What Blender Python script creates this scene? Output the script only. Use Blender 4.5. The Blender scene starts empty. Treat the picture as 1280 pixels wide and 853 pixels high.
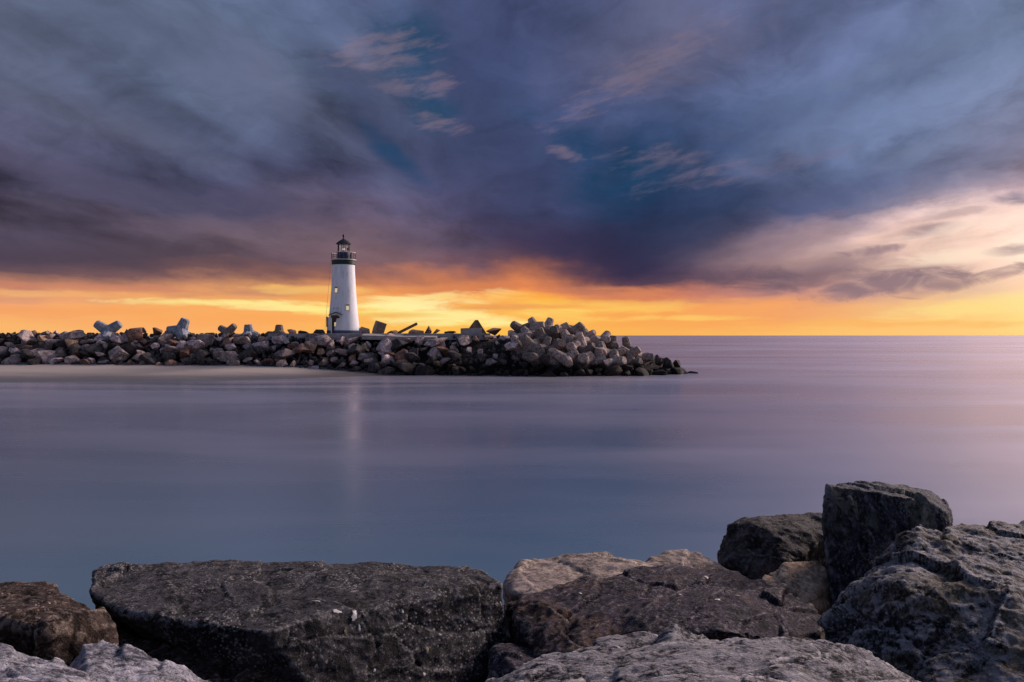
import bpy, bmesh, math, random
import numpy as np
from mathutils import Vector, Matrix, Euler, noise
R = math.radians
sc = bpy.context.scene
C = sc.collection

# ------------------------------------------------------------------ camera
EYE = 4.8          # eye height above the sea
F = 995.0          # focal length in pixels of a 1280 px wide picture (28 mm)
HY = 419.5         # row of the horizon
cam = bpy.data.cameras.new('camera')
cam.sensor_width = 36.0
cam.lens = 36.0 * F / 1280.0
cam.shift_y = -(426.5 - HY) / 1280.0
cam.clip_start = 0.05
cam.clip_end = 90000
camo = bpy.data.objects.new('camera', cam); C.objects.link(camo)
camo.location = (0, 0, EYE); camo.rotation_euler = (R(90), 0, 0)
sc.camera = camo
sc.render.resolution_x = 1024; sc.render.resolution_y = 682
sc.cycles.use_denoising = True
sc.cycles.max_bounces = 6
sc.view_settings.view_transform = 'Standard'
sc.view_settings.look = 'None'
EXPO = 0.9
sc.view_settings.exposure = EXPO
sc.view_settings.gamma = 1.0

SUN_AZ, SUN_EL = 56.0, 26.0      # degrees right of the view, degrees above the sea


def P(x, y, d):
    """point at distance d ahead of the viewer that stands at picture place x, y"""
    return Vector(((x - 640) / F * d, d, EYE + (HY - y) / F * d))


def lin(c):
    return tuple(((v / 255.0) / 12.92 if v / 255.0 <= 0.04045 else ((v / 255.0 + 0.055) / 1.055) ** 2.4) for v in c) + (1.0,)


# ------------------------------------------------------------------ node helper
class NT:
    def __init__(s, tree): s.t = tree
    def n(s, typ, **kw):
        nd = s.t.nodes.new(typ)
        for k, v in kw.items(): setattr(nd, k, v)
        return nd
    def put(s, sock, v):
        if v is None: return
        if hasattr(v, 'is_output'): s.t.links.new(v, sock)
        else: sock.default_value = v
    def m(s, op, a, b=None, c=None, clamp=False):
        nd = s.n('ShaderNodeMath', operation=op, use_clamp=clamp)
        for i, v in enumerate((a, b, c)): s.put(nd.inputs[i], v)
        return nd.outputs[0]
    def mapr(s, v, a, b, c=0.0, d=1.0, smooth=False):
        nd = s.n('ShaderNodeMapRange', interpolation_type='SMOOTHSTEP' if smooth else 'LINEAR', clamp=True)
        for i, q in enumerate((v, a, b, c, d)): s.put(nd.inputs[i], q)
        return nd.outputs[0]
    def mix(s, f, a, b, blend='MIX'):
        nd = s.n('ShaderNodeMix', data_type='RGBA', blend_type=blend)
        nd.clamp_factor = True
        s.put(nd.inputs[0], f); s.put(nd.inputs[6], a); s.put(nd.inputs[7], b)
        return nd.outputs[2]
    def xyz(s, x, y, z=0.0):
        nd = s.n('ShaderNodeCombineXYZ')
        for i, v in enumerate((x, y, z)): s.put(nd.inputs[i], v)
        return nd.outputs[0]
    dims = '3D'
    def noise(s, vec, scale, detail=4.0, rough=0.55, dist=0.0, color=False):
        nd = s.n('ShaderNodeTexNoise', noise_dimensions=s.dims)
        s.put(nd.inputs['Vector'], vec); s.put(nd.inputs['Scale'], scale)
        nd.inputs['Detail'].default_value = detail; nd.inputs['Roughness'].default_value = rough
        nd.inputs['Distortion'].default_value = dist
        return nd.outputs['Color' if color else 'Fac']
    def vor(s, vec, scale, feature='F1', out='Distance', rnd=1.0):
        nd = s.n('ShaderNodeTexVoronoi', feature=feature)
        s.put(nd.inputs['Vector'], vec); s.put(nd.inputs['Scale'], scale)
        nd.inputs['Randomness'].default_value = rnd
        return nd.outputs[out]
    def ramp(s, fac, stops, interp='LINEAR'):
        nd = s.n('ShaderNodeValToRGB')
        cr = nd.color_ramp; cr.interpolation = interp
        while len(cr.elements) < len(stops): cr.elements.new(0.5)
        for e, (p, c) in zip(cr.elements, stops): e.position = p
        for e, (p, c) in zip(cr.elements, stops): e.color = c
        s.put(nd.inputs[0], fac)
        return nd.outputs[0]


# ------------------------------------------------------------------ sky
SX = [0, 160, 320, 480, 640, 800, 960, 1120, 1280, 1500]
OUT = {120: (150,132,148), 180: (205,168,170), 220: (240,172,156), 260: (255,182,156), 280: (255,184,156), 300: (255,184,154), 330: (252,182,148), 350: (248,178,136)}  # unseen sky right of the frame, pinkened for its reflection in the water
SKY = [
 (0,   [(88,95,115),(86,98,120),(88,98,124),(78,88,116),(68,76,108),(84,90,118),(86,94,124),(88,98,128),(96,108,134)]),
 (60,  [(84,90,110),(82,92,114),(88,99,122),(82,90,116),(62,71,104),(86,90,116),(84,92,122),(94,104,134),(98,112,138)]),
 (120, [(84,88,108),(80,87,108),(86,96,118),(80,88,114),(62,72,102),(74,82,112),(80,92,122),(94,108,138),(108,114,138)]),
 (180, [(84,82,104),(78,80,102),(80,86,110),(76,82,108),(62,70,100),(60,76,110),(78,90,122),(92,104,132),(104,110,136)]),
 (220, [(80,76,98),(76,76,98),(76,78,102),(74,76,104),(64,70,98),(50,72,104),(76,84,112),(88,96,124),(118,112,134)]),
 (260, [(78,74,92),(76,73,92),(82,78,98),(86,80,102),(66,67,94),(46,64,96),(62,72,102),(120,108,122),(226,192,182)]),
 (280, [(80,74,90),(80,74,90),(92,82,98),(98,86,102),(68,66,92),(48,60,92),(84,80,104),(196,164,160),(248,214,200)]),
 (300, [(82,74,90),(86,76,90),(100,86,98),(112,94,104),(74,68,92),(50,56,86),(124,106,120),(234,198,184),(253,222,204)]),
 (330, [(84,72,84),(84,72,82),(92,78,88),(124,94,98),(104,80,94),(60,54,80),(150,122,126),(232,194,178),(252,216,190)]),
 (350, [(146,104,98),(136,98,94),(150,106,96),(210,132,92),(190,116,86),(80,64,82),(134,104,108),(186,152,148),(232,194,166)]),
 (370, [(240,160,104),(242,162,96),(246,172,88),(250,168,76),(246,146,66),(214,124,78),(206,142,112),(214,164,132),(250,214,150)]),
 (385, [(246,170,98),(250,176,84),(250,172,82),(252,184,80),(252,184,74),(250,168,74),(246,158,84),(250,196,114),(253,218,132)]),
 (405, [(250,180,92),(250,174,90),(252,170,84),(254,186,72),(254,190,68),(250,166,72),(250,172,82),(252,192,98),(252,206,112)]),
 (419, [(250,192,98),(250,182,98),(250,178,88),(252,190,72),(252,192,68),(250,178,74),(252,190,90),(252,198,104),(250,202,112)]),
]


def grade(c, sat=1.14, con=1.22):
    L = 0.3 * c[0] + 0.59 * c[1] + 0.11 * c[2]
    w = min(1.0, max(0.0, (150 - L) / 50.0))          # only the storm cloud, not the glow
    L2 = L + w * (con - 1) * (L - 92); k = 1 + w * (sat - 1)
    return tuple(min(255, max(4, L2 + (v - L) * k)) for v in c)


def sky_at(x, y):
    x = min(max(x, 0), 1500); y = min(max(y, 0), 419)
    arr = []
    for yy, cols in SKY:
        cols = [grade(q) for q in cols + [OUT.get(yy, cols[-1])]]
        arr.append([np.interp(x, SX, [c[k] for c in cols]) for k in range(3)])
    ys = [r[0] for r in SKY]
    low = 14 * min(1.0, max(0.0, (y - 355) / 12.0))      # a little peach in the glow
    return tuple(np.interp(y, ys, [a[k] for a in arr]) + (low if k == 2 else 0) for k in range(3))


def azel(x, y):
    az = math.degrees(math.atan2(x - 640, F))
    el = math.degrees(math.atan2(HY - y, math.hypot(F, x - 640)))
    return az, el


def build_sky():
    w = bpy.data.worlds.new('World'); sc.world = w; w.use_nodes = True
    nt = w.node_tree; nt.nodes.clear(); T = NT(nt); T.dims = '2D'
    tc = T.n('ShaderNodeTexCoord').outputs['Generated']
    nv = T.n('ShaderNodeVectorMath', operation='NORMALIZE'); T.put(nv.inputs[0], tc)
    sp = T.n('ShaderNodeSeparateXYZ'); T.put(sp.inputs[0], nv.outputs[0])
    x, y, z = sp.outputs
    az = T.m('MULTIPLY', T.m('ARCTAN2', x, y), 57.29578)
    el = T.m('MULTIPLY', T.m('ARCSINE', z), 57.29578)
    # cloud sheet seen in perspective: streaks drift along one bearing and fan out towards the viewer
    zz = T.m('ADD', T.m('MAXIMUM', z, 0.0), 0.09)
    X = T.m('DIVIDE', T.m('SUBTRACT', x, T.m('MULTIPLY', y, 0.12)), zz)
    Y = T.m('DIVIDE', y, zz)
    st_vec = T.xyz(T.m('ADD', X, 13.1), T.m('MULTIPLY', Y, 0.22), 0)
    st1 = T.noise(st_vec, 1.1, 6, 0.5, 0.15)
    st2 = T.noise(T.xyz(T.m('ADD', X, 29.7), T.m('MULTIPLY', Y, 0.5), 0), 2.4, 6, 0.52, 0.2)
    ae = T.xyz(T.m('MULTIPLY', az, 0.05), T.m('MULTIPLY', el, 0.11), 1.7)
    w1 = T.noise(ae, 1.3, 6, 0.55)
    w2 = T.noise(T.xyz(T.m('MULTIPLY_ADD', az, 0.05, 17.7), T.m('MULTIPLY', el, 0.13), 0), 1.9, 7, 0.6)
    w3 = T.noise(T.xyz(T.m('MULTIPLY_ADD', az, 0.06, 44.4), T.m('MULTIPLY', el, 0.5), 0), 2.4, 5, 0.55)
    ampU = T.mapr(el, 0, 12, 3.0, 7.0)
    ampV = T.mapr(el, 0.0, 9, 0.9, 8.0)
    du = T.m('MULTIPLY', T.m('SUBTRACT', w1, 0.5), ampU)
    dv = T.m('MULTIPLY', T.m('SUBTRACT', T.m('ADD', T.m('MULTIPLY', w2, 0.6), T.m('MULTIPLY', st1, 0.4)), 0.5), ampV)
    dv = T.m('ADD', dv, T.m('MULTIPLY', T.m('SUBTRACT', w3, 0.5), T.mapr(el, 0.5, 6, 1.4, 0.0)))
    A = T.m('ADD', az, du); E = T.m('ADD', el, dv)
    # rows of colour by height, each a ramp along the bearing
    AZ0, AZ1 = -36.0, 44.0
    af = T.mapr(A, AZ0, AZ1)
    rows_el = [0.0, 0.9, 2.0, 2.9, 4.0, 5.1, 6.6, 8.7, 10.8, 13.0, 16.0, 19.0, 23.0]
    col = None; prev = None
    for e in rows_el:
        stops = []
        for i in range(22):
            a = -34 + 75.5 * i / 21
            xx = 640 + F * math.tan(R(a)); yy = HY - math.tan(R(e)) * math.hypot(F, xx - 640)
            g_ = float(np.interp(a, [22, 33, 41], [1.0, 1.06, 2.2]))    # brightens towards the sun; boosted out of view to pinken the water
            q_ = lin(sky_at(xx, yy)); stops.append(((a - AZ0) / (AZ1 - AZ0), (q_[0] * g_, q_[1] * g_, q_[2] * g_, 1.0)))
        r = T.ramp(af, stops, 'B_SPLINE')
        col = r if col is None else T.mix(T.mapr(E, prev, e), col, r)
        prev = e
    # streaks of thicker and thinner cloud
    hi = T.mapr(el, 3.0, 9.0, 0.0, 1.0, True)
    k = T.m('ADD', T.m('MULTIPLY', T.m('SUBTRACT', st1, 0.5), 1.5), T.m('MULTIPLY', T.m('SUBTRACT', st2, 0.5), 1.5))
    bil = T.noise(T.xyz(T.m('MULTIPLY_ADD', A, 0.075, 51.0), T.m('MULTIPLY', E, 0.14), 0), 1.5, 8, 0.62, 0.35)
    k = T.m('ADD', k, T.m('MULTIPLY', T.m('SUBTRACT', bil, 0.5), 1.5))
    gain = T.m('ADD', 1.0, T.m('MULTIPLY', T.m('ADD', k, 0.10), hi))
    gn = T.n('ShaderNodeVectorMath', operation='SCALE'); T.put(gn.inputs[0], col); T.put(gn.inputs['Scale'], gain)
    col = gn.outputs[0]

    # single cloud features: (x, y, rx, ry, tilt, colour, amount, raggedness)
    fine = T.noise(T.xyz(T.m('MULTIPLY_ADD', az, 0.16, 62.2), T.m('MULTIPLY', el, 0.42), 0), 2.0, 7, 0.62, 0.5)
    wisp = T.noise(T.xyz(T.m('MULTIPLY_ADD', az, 0.30, 31.0), T.m('MULTIPLY_ADD', el, 1.15, T.m('MULTIPLY', az, -0.25)), 0), 1.5, 6, 0.6, 0.2)
    fine2 = T.noise(T.xyz(T.m('MULTIPLY_ADD', az, 0.11, 85.2), T.m('MULTIPLY', el, 0.6), 0), 2.2, 6, 0.6, 0.3)
    def blob(col, px, py, rx, ry, tilt, c, amt, rag=1.0, nz=None, soft=0.9):
        nz = fine if nz is None else nz
        a0, e0 = azel(px, py)
        k_ = 57.29578 / F * math.cos(R(a0))
        vc = T.n('ShaderNodeVectorMath', operation='MULTIPLY_ADD'); T.put(vc.inputs[0], col); vc.inputs[1].default_value = (1e-7, 1e-7, 1e-7); T.put(vc.inputs[2], AE_s)   # keeps the features evaluated one after another
        mp = T.n('ShaderNodeMapping', vector_type='TEXTURE'); T.put(mp.inputs[0], vc.outputs[0])
        mp.inputs['Location'].default_value = (a0, e0, 0); mp.inputs['Rotation'].default_value = (0, 0, R(tilt)); mp.inputs['Scale'].default_value = (rx * k_, ry * k_, 1)
        dt = T.n('ShaderNodeVectorMath', operation='DOT_PRODUCT'); T.put(dt.inputs[0], mp.outputs[0]); T.put(dt.inputs[1], mp.outputs[0])
        d2 = T.m('MULTIPLY_ADD', nz, -3.4 * rag, T.m('ADD', dt.outputs['Value'], 1.7 * rag))
        msk = T.mapr(d2, 1.0 + soft * 0.5, 1.0 - soft * 1.4, 0.0, amt, True)
        return T.mix(msk, col, lin(grade(c)))
    A_s = T.m('ADD', az, T.m('MULTIPLY', du, 0.25)); E_s = T.m('ADD', el, T.m('MULTIPLY', dv, 0.2)); AE_s = T.xyz(A_s, E_s, 0.0)
    teal, teal2 = (36, 74, 102), (32, 68, 98)
    pink, mauve = (142, 120, 132), (116, 106, 126)
    for f in [   # broad brushed bands of thinner and thicker cloud
        (210, 45, 300, 38, -24, (102, 109, 135), .55, .9), (380, 140, 170, 26, -38, (100, 106, 131), .55, .9), (90, 140, 200, 22, -14, (98, 102, 122), .5, 1.0), (60, 210, 180, 18, -10, (92, 86, 106), .5, 1.),
        (455, 150, 110, 30, -48, (62, 70, 98), .7, .8), (585, 60, 90, 70, -60, (62, 70, 102), .55, .8), (630, 215, 150, 60, -35, (62, 67, 95), .55, .8),
        (730, 318, 120, 34, -10, (56, 50, 76), .8, .8), (800, 300, 120, 46, 8, (54, 56, 80), .65, .8), (640, 290, 110, 26, -24, (66, 62, 88), .5, .9), (250, 250, 330, 22, -8, (70, 66, 88), .5, 1.0), (200, 330, 340, 14, -2, (80, 68, 80), .6, .9), (330, 296, 200, 18, -6, (116, 98, 106), .45, 1.0),
        (900, 170, 170, 30, 14, (70, 84, 116), .5, .9), (1000, 245, 160, 26, 12, (74, 82, 110), .55, .9), (1120, 130, 190, 34, 16, (106, 118, 148), .5, .9), (960, 30, 200, 24, 12, (78, 88, 118), .5, 1.),
        (790, 40, 120, 40, 25, (98, 98, 122), .5, .9), (1230, 20, 120, 30, 20, (108, 122, 148), .5, 1.), (1240, 200, 140, 24, 14, (124, 122, 146), .5, .9),
    ]:
        col = blob(col, *f, nz=st2, soft=1.4)
    for f in [
        (512, 62, 56, 46, -20, teal, .95, .6), (540, 135, 40, 24, -10, teal, .85, .7), (492, 195, 60, 14, -38, (34, 72, 104), .85, .6),
        (772, 220, 76, 50, 10, teal2, .9, .55), (722, 175, 32, 18, 0, teal2, .8, .6), (655, 140, 20, 12, 0, teal, .4, .8), (850, 272, 100, 44, 4, (48, 60, 86), .6, .7),
        (478, 66, 64, 24, 8, pink, .38, 1.6), (543, 106, 34, 13, 0, pink, .42, 1.5), (552, 153, 40, 10, -8, pink, .4, 1.5), (505, 112, 36, 8, 0, mauve, .6, 1.),
        (800, 88, 110, 18, 26, pink, .36, 1.6), (840, 70, 130, 34, 20, (112, 104, 124), .4, .9), (700, 190, 22, 8, -20, pink, .4, 1.4),
        (840, 205, 80, 18, -8, mauve, .26, 1.8), (940, 212, 130, 14, 8, mauve, .28, 1.8), (820, 196, 40, 10, -10, pink, .16, 1.6),
        (1180, 60, 140, 12, 12, (112, 124, 150), .45, 1.2), (1220, 165, 140, 16, 16, (116, 124, 150), .4, 1.2), (1060, 110, 160, 30, 14, (96, 108, 138), .3, 1.1),
    ]:
        col = blob(col, *f, nz=wisp if f[5] in (pink, mauve) else None, soft=1.3)
    for f in [   # the broken clouds over the bright gap, and glowing bars near the horizon
        (985, 300, 80, 26, 18, (150, 124, 130), .4, .7), (1000, 352, 90, 15, 4, (116, 96, 106), .75, .9), (930, 346, 60, 16, 0, (92, 78, 94), .6, .9),
        (1110, 354, 100, 14, 8, (134, 112, 120), .85, 1.2), (1225, 348, 90, 10, 14, (144, 118, 124), .8, 1.2), (1050, 330, 60, 9, 5, (146, 122, 128), .6, 1.0),
        (1150, 292, 48, 8, 6, (116, 102, 118), .95, .8), (1268, 250, 26, 10, 0, (104, 104, 130), .85, .7), (1268, 312, 32, 7, 5, (124, 106, 120), .9, .8),
        (1142, 343, 12, 4, 0, (128, 108, 118), .7, .6), (1090, 316, 48, 6, 2, (136, 114, 124), .8, 1.1), (1200, 268, 60, 5, 6, (176, 150, 152), .5, 1.2),
        (1190, 322, 90, 9, 4, (255, 230, 204), .7, 1.1), (1225, 282, 90, 9, 8, (255, 226, 208), .7, 1.1), (1110, 296, 50, 8, 6, (250, 210, 192), .6, 1.1),
    ]:
        col = blob(col, *f)
    for f in [
        (90, 376, 150, 5, 0, (222, 160, 124), .5, 1.), (330, 366, 120, 5, 2, (196, 136, 108), .6, 1.), (620, 384, 90, 4, 0, (226, 150, 92), .6, 1.), (760, 366, 90, 8, -2, (196, 126, 98), .6, .9), (880, 378, 90, 6, 0, (214, 144, 110), .55, .9), (520, 404, 90, 3, 0, (236, 170, 90), .5, 1.),
        (120, 360, 150, 6, 0, (206, 132, 104), .6, 1.), (560, 362, 120, 6, 3, (214, 126, 84), .6, 1.), (500, 384, 60, 4, 0, (255, 246, 190), .8, 1.), (590, 404, 60, 5, 0, (255, 232, 130), .7, 1.), (350, 385, 70, 4, 0, (255, 240, 160), .8, 1.), (720, 378, 80, 5, 0, (255, 206, 90), .6, 1.), (860, 398, 90, 4, 0, (255, 214, 110), .6, 1.),
        (285, 379, 130, 5, 0, (255, 236, 150), .9, 1.0), (440, 388, 80, 9, 0, (255, 236, 140), .85, 1.1), (540, 376, 100, 11, 3, (255, 240, 165), .9, 1.1),
        (560, 398, 110, 12, 0, (255, 240, 160), .85, 1.1), (400, 363, 80, 6, 0, (255, 205, 110), .6, 1.), (640, 372, 110, 7, 0, (255, 176, 70), .6, 1.),
        (800, 383, 90, 9, 0, (255, 205, 100), .7, 1.), (745, 400, 70, 5, 0, (255, 215, 110), .6, 1.), (680, 392, 60, 6, 0, (255, 215, 110), .6, .9),
        (70, 368, 120, 5, 0, (252, 190, 120), .5, 1.), (60, 390, 160, 7, 0, (246, 160, 92), .5, 1.), (300, 398, 130, 7, 0, (250, 168, 90), .5, 1.),
        (400, 372, 40, 5, 0, (236, 160, 84), .7, .8), (480, 395, 70, 4, 0, (238, 172, 80), .6, .8), (800, 370, 70, 12, 0, (228, 140, 90), .5, .9),
        (930, 385, 110, 11, 0, (250, 172, 104), .5, .9), (1120, 405, 160, 5, 0, (250, 182, 100), .6, 1.), (1230, 385, 110, 14, 4, (254, 226, 140), .7, .9),
    ]:
        col = blob(col, *f, nz=fine2)
    # behind the viewer the cloud thins out to the clear evening sky
    ns = T.n('ShaderNodeTexSky', sky_type='NISHITA', sun_disc=False)
    ns.sun_elevation = R(SUN_EL); ns.sun_rotation = R(SUN_AZ); ns.altitude = 0; ns.air_density = 1.2; ns.dust_density = 2.0; ns.ozone_density = 2.0
    clear = T.n('ShaderNodeVectorMath', operation='SCALE'); T.put(clear.inputs[0], ns.outputs[0]); clear.inputs['Scale'].default_value = 0.05
    back = T.m('SUBTRACT', T.m('ADD', y, T.m('MULTIPLY', T.m('SUBTRACT', st1, 0.5), 0.5)), T.m('MULTIPLY', z, 0.6))
    thin = T.mapr(back, 0.3, -0.5, 0.0, 1.0, True)
    sc_ = T.n('ShaderNodeVectorMath', operation='SCALE'); T.put(sc_.inputs[0], col); sc_.inputs['Scale'].default_value = 2.0 ** -EXPO
    tint = T.mix(1.0, clear.outputs[0], (1.0, 0.86, 1.0, 1), 'MULTIPLY')
    col = T.mix(thin, sc_.outputs[0], tint)
    bg = T.n('ShaderNodeBackground'); T.put(bg.inputs[0], col); bg.inputs[1].default_value = 1.0
    out = T.n('ShaderNodeOutputWorld'); T.put(out.inputs[0], bg.outputs[0])
    w.cycles.sampling_method = 'MANUAL'; w.cycles.sample_map_resolution = 1024


build_sky()
sun = bpy.data.lights.new('sun', 'SUN'); sun.energy = 2.4; sun.angle = R(18); sun.color = (1.0, 0.80, 0.72)
suno = bpy.data.objects.new('sun', sun); C.objects.link(suno)
_d = Vector((math.sin(R(SUN_AZ)) * math.cos(R(SUN_EL)), math.cos(R(SUN_AZ)) * math.cos(R(SUN_EL)), math.sin(R(SUN_EL))))
suno.rotation_euler = (-_d).to_track_quat('-Z', 'Y').to_euler()
suno.location = _d * 60 + Vector((0, 0, 20))


# ------------------------------------------------------------------ object helpers
def tag(o, label=None, cat=None, group=None, kind=None):
    if label: o['label'] = label
    if cat: o['category'] = cat
    if group: o['group'] = group
    if kind: o['kind'] = kind
    return o


def mesh_from(name, verts, faces):
    me = bpy.data.meshes.new(name); me.from_pydata([tuple(v) for v in verts], [], faces); me.update(); return me


def link(name, me, mat=None, parent=None, smooth=False):
    o = bpy.data.objects.new(name, me); C.objects.link(o)
    if mat is not None and not me.materials: me.materials.append(mat)
    if parent: o.parent = parent
    if smooth: me.shade_smooth()
    return o


def bm_obj(name, bm, mat, parent=None, smooth=False):
    me = bpy.data.meshes.new(name); bm.normal_update(); bm.to_mesh(me); bm.free()
    return link(name, me, mat, parent, smooth)


def smooth_angle(o, deg=35):
    o.data.shade_smooth()
    o.data.set_sharp_from_angle(angle=R(deg))


def new_mat(name):
    m = bpy.data.materials.new(name); m.use_nodes = True
    nt = m.node_tree; nt.nodes.clear(); T = NT(nt)
    out = T.n('ShaderNodeOutputMaterial')
    bs = T.n('ShaderNodeBsdfPrincipled'); T.put(out.inputs[0], bs.outputs[0])
    return m, T, bs, out


# ------------------------------------------------------------------ materials
def rock_mat(name, dark, light, tint, patch=0.5, speck=0.3, speck_col=(0.45, 0.42, 0.42), moss=0.0, rough=0.85,
             bump=0.5, scale=1.0, strata=(1, 1, 1), tide=False, crack=0.5, per_object=0.0, mottle=0.45, crust=0.0, vein=None, top=0.0):
    m, T, bs, out = new_mat(name)
    tcn = T.n('ShaderNodeTexCoord').outputs['Object']
    mp = T.n('ShaderNodeMapping'); T.put(mp.inputs[0], tcn)
    mp.inputs['Scale'].default_value = (strata[0] * scale, strata[1] * scale, strata[2] * scale)
    mp.inputs['Rotation'].default_value = (0.3, 0.25, 0.5)
    v = mp.outputs[0]
    oi = T.n('ShaderNodeObjectInfo')
    if per_object:
        ad = T.n('ShaderNodeVectorMath', operation='ADD'); T.put(ad.inputs[0], v)
        T.put(ad.inputs[1], T.xyz(T.m('MULTIPLY', oi.outputs['Random'], 37.0), T.m('MULTIPLY', oi.outputs['Random'], 91.0), 0.0))
        v = ad.outputs[0]
    big = T.noise(v, 1.6, 5, 0.6, 0.4)
    mid = T.noise(v, 6.0, 8, 0.66, 0.3)
    finev = T.noise(v, 34.0, 6, 0.7)
    grain = T.noise(v, 120.0, 3, 0.7)
    f1 = T.mapr(T.m('ADD', T.m('MULTIPLY', mid, 0.42), T.m('MULTIPLY', finev, 0.58)), 0.42, 0.62)
    c = T.mix(f1, (dark[0] * .6, dark[1] * .6, dark[2] * .6, 1), (light[0] * 1.25, light[1] * 1.25, light[2] * 1.25, 1))
    c = T.mix(T.mapr(T.m('ADD', T.m('MULTIPLY', big, 0.75), T.m('MULTIPLY', mid, 0.25)), 0.50, 0.60, 0, patch, True), c, (*tint, 1))
    mot = T.noise(v, 9.0, 9, 0.72, 0.9)
    c = T.mix(T.mapr(mot, 0.53, 0.60, 0, mottle), c, (light[0] * 1.5, light[1] * 1.5, light[2] * 1.5, 1))
    c = T.mix(T.mapr(mot, 0.46, 0.40, 0, min(1, mottle * 1.3)), c, (dark[0] * .5, dark[1] * .5, dark[2] * .5, 1))
    # pale crusts and shell specks
    sp = T.m('MULTIPLY', T.mapr(T.noise(v, 17.0, 7, 0.75, 0.6), 0.585, 0.64), T.mapr(T.noise(v, 2.6, 4, 0.6), 0.42, 0.58))
    vd = T.vor(v, 42.0)
    dots = T.m('MULTIPLY', T.mapr(vd, 0.36, 0.18), T.mapr(T.noise(v, 2.4, 6, 0.72), 0.47, 0.60))
    pale = T.m('MAXIMUM', T.m('MULTIPLY', sp, 0.9), T.m('MULTIPLY', dots, 0.8))
    c = T.mix(T.m('MULTIPLY', pale, speck), c, (*speck_col, 1))
    if vein is not None:   # a pale mineral streak running down the face
        so = T.n('ShaderNodeSeparateXYZ'); T.put(so.inputs[0], tcn)
        off = T.m('ABSOLUTE', T.m('ADD', T.m('SUBTRACT', so.outputs[0], vein[0]), T.m('MULTIPLY', T.m('SUBTRACT', T.noise(v, 2.2, 5, 0.6), 0.5), 0.22)))
        vs_ = T.m('MULTIPLY', T.mapr(off, vein[1], vein[1] * 0.25, 0, 0.85, True), T.mapr(T.m('ADD', T.m('MULTIPLY', mot, 0.5), T.m('MULTIPLY', finev, 0.5)), 0.40, 0.56))
        c = T.mix(vs_, c, (0.27, 0.25, 0.19, 1))
    if top:   # pale mottling that grows on upward-turned faces
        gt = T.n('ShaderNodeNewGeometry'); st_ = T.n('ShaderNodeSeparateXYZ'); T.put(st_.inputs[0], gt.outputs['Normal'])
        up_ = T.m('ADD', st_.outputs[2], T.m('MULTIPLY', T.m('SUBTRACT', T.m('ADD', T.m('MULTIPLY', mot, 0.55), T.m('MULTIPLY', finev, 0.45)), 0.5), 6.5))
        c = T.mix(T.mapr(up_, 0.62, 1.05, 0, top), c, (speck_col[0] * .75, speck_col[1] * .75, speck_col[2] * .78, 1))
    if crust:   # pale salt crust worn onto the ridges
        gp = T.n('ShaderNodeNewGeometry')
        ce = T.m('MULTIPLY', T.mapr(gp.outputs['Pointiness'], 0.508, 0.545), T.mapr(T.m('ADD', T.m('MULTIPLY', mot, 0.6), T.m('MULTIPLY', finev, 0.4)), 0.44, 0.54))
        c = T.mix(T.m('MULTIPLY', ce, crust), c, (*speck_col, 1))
    if moss:
        ml = T.mapr(T.noise(v, 3.0, 6, 0.7), 0.48, 0.62, 0, moss, True)
        c = T.mix(ml, c, T.mix(T.mapr(finev, 0.4, 0.6), (0.030, 0.020, 0.008, 1), (0.17, 0.115, 0.030, 1)))
    cr = T.vor(v, 2.1, 'DISTANCE_TO_EDGE')
    wv = T.n('ShaderNodeVectorMath', operation='ADD'); T.put(wv.inputs[0], v)
    nc = T.n('ShaderNodeVectorMath', operation='SCALE'); T.put(nc.inputs[0], T.noise(v, 3.0, 5, 0.7, 0, True)); nc.inputs['Scale'].default_value = 0.5
    T.put(wv.inputs[1], nc.outputs[0])
    cr = T.vor(wv.outputs[0], 1.5, 'DISTANCE_TO_EDGE')
    crk = T.mapr(cr, 0.0, 0.028)
    c = T.mix(T.m('MULTIPLY', T.m('SUBTRACT', 1.0, crk), crack * 0.7), c, (dark[0] * .35, dark[1] * .35, dark[2] * .35, 1))
    if per_object:
        hs = T.n('ShaderNodeHueSaturation'); T.put(hs.inputs['Color'], c)
        T.put(hs.inputs['Value'], T.mapr(oi.outputs['Random'], 0, 1, 1 - per_object, 1 + per_object))
        c = hs.outputs[0]
    T.put(bs.inputs['Roughness'], rough)
    if tide:
        geo = T.n('ShaderNodeNewGeometry'); s2 = T.n('ShaderNodeSeparateXYZ'); T.put(s2.inputs[0], geo.outputs['Position'])
        zz = T.m('ADD', s2.outputs[2], T.m('MULTIPLY', T.m('SUBTRACT', T.noise(geo.outputs['Position'], 0.8, 4, 0.6), 0.5), 1.6))
        edge = T.mapr(s2.outputs[0], -26.0, -8.0, 0.15, 1.0)
        wet = T.m('MULTIPLY', T.mapr(zz, 1.75, 1.0, 0, 0.9, True), edge)
        c = T.mix(wet, c, T.mix(T.mapr(mid, 0.45, 0.6), (0.006, 0.006, 0.006, 1), (0.022, 0.016, 0.012, 1)))
    T.put(bs.inputs['Base Color'], c)
    bs.inputs['Specular IOR Level'].default_value = 0.18
    h = T.m('ADD', T.m('ADD', T.m('MULTIPLY', mid, 0.40), T.m('MULTIPLY', finev, 0.55)), T.m('MULTIPLY', grain, 0.22))
    h = T.m('ADD', h, T.m('MULTIPLY', crk, 0.35 * crack))
    h = T.m('ADD', h, T.m('ADD', T.m('MULTIPLY', pale, 0.12), T.m('MULTIPLY', mot, 0.3 * mottle)))
    bp = T.n('ShaderNodeBump'); bp.inputs['Strength'].default_value = bump; bp.inputs['Distance'].default_value = 0.10 / scale
    T.put(bp.inputs['Height'], h); T.put(bs.inputs['Normal'], bp.outputs[0])
    return m


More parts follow.
